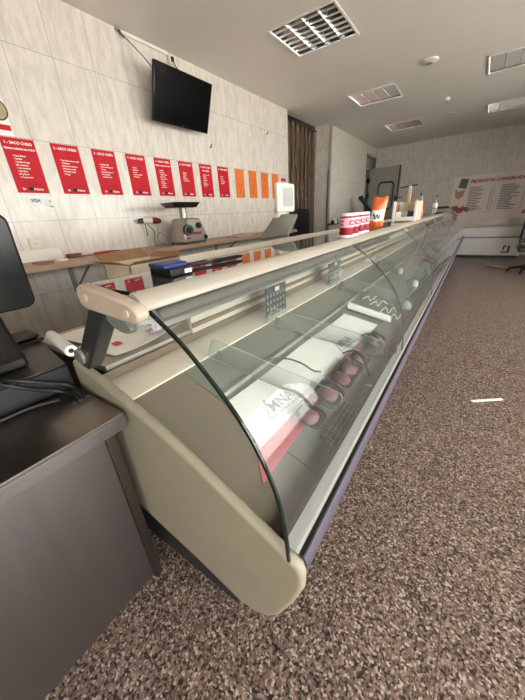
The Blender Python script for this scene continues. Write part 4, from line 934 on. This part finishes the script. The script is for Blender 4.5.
# black chair at the right edge
t = thing('office_chair', 'black chair at the right edge of the picture in front of the freezer', 'chair', (4.35, 8.2, 0))
build(MB().box((4.08, 7.95, .42), (4.62, 8.45, .52)), 'seat', 'black', t, bevel=.03, seg=3)
build(MB().box((4.10, 8.42, .55), (4.60, 8.50, 1.05)), 'backrest', 'black', t, bevel=.03, seg=3)
build(MB().box((4.28, 8.40, .46), (4.42, 8.44, .65)), 'back_stem', 'black', t)
build(MB().tube([(4.35, 8.2, .12), (4.35, 8.2, .42)], .035, 12), 'column', 'darkmetal', t)
for q in range(5):
    a = 2*PI*q/5+.5; e = (4.35+.32*math.cos(a), 8.2+.32*math.sin(a), .07)
    lg = build(MB().tube([(4.35, 8.2, .13), e], [.035, .022], 8), 'leg', 'black', t)
    build(MB().lathe([(.015, 0), (.03, .015), (.03, .04), (.012, .058)], (e[0], e[1], .0), 12), 'castor', 'black', lg)
for x in (4.09, 4.57): build(MB().box((x, 8.02, .62), (x+.05, 8.35, .65)).box((x+.01, 8.25, .45), (x+.04, 8.30, .62)), 'armrest', 'black', t, bevel=.006)

for o in [q for q in COL.objects if q.name.startswith('office_chair')]: o.location.x -= .17; o.location.y -= .22
build(MB().tube([(3.51, 8.80, .012), (3.95, 8.34, .012)], .012, 8), 'white_stick', 'white', label='thin white stick lying on the floor in front of the freezer', cat='stick')
build(MB().box((-.115, -.012, .0), (.115, .012, .004)), 'sun_gleam_strip', mat('sun_gleam_white', 'f6f4ee', .4), label='sun gleam on the granite floor, shaped as a narrow bright white strip', cat='strip')  # gleam of sunlight on the floor, modelled as a thin white strip
o = bpy.data.objects['sun_gleam_strip']; o.location = (3.445, 2.39, .0005); o.rotation_euler = (0, 0, .62)

# ================================================================== LIGHT
w = bpy.data.worlds.new('sky'); SC.world = w; w.use_nodes = True
bg = w.node_tree.nodes['Background']; bg.inputs[0].default_value = (1.0, .99, .985, 1); bg.inputs[1].default_value = 7.0
sun = bpy.data.lights.new('sun', 'SUN'); sun.energy = 20.; sun.angle = .01; sun.color = (1, .97, .93)
so = bpy.data.objects.new('sun', sun); link(so); so.rotation_euler = (.25, -.5, 0); so.location = (0, 0, 12)
def portal(name, loc, rot, sx, sy):
    l = bpy.data.lights.new(name, 'AREA'); l.shape = 'RECTANGLE'; l.size = sx; l.size_y = sy; l.cycles.is_portal = True
    o = bpy.data.objects.new(name, l); link(o); o.location = loc; o.rotation_euler = rot
for a, b in WY: portal('window_portal', (XR-.06, (a+b)/2, sum(WZ)/2), (0, PI/2, 0), WZ[1]-WZ[0], b-a)
for a, b in FX: portal('window_portal', ((a+b)/2, YF+.06, sum(WZ)/2), (PI/2, 0, 0), b-a, WZ[1]-WZ[0])

# ================================================================== CAMERA
cd = bpy.data.cameras.new('camera'); cam = bpy.data.objects.new('camera', cd); link(cam); SC.camera = cam
yaw, pitch, rollc, fpx = 6.19991297e-01, 4.31511338e-01, -6.30942931e-02, 288.47
fw = Vector((-math.sin(yaw)*math.cos(pitch), math.cos(yaw)*math.cos(pitch), -math.sin(pitch)))
r_ = Vector((math.cos(yaw), math.sin(yaw), 0)); u_ = r_.cross(fw)
r2 = r_*math.cos(rollc)+u_*math.sin(rollc); u2 = u_*math.cos(rollc)-r_*math.sin(rollc)
cam.matrix_world = frame((CX, 0, CZ), r2, u2, -fw)
cd.sensor_fit = 'VERTICAL'; cd.sensor_height = 24; cd.lens = fpx/700*24; cd.clip_start = .02; cd.clip_end = 200
vs = SC.view_settings; vs.view_transform = 'Standard'; vs.look = 'None'; vs.gamma = 1; vs.use_curve_mapping = False; vs.exposure = 0.70
SC.cycles.max_bounces = 10; SC.cycles.transparent_max_bounces = 16; SC.cycles.diffuse_bounces = 6; SC.cycles.caustics_reflective = False; SC.cycles.caustics_refractive = False
SC.cycles.sample_clamp_indirect = 8; SC.cycles.use_denoising = True
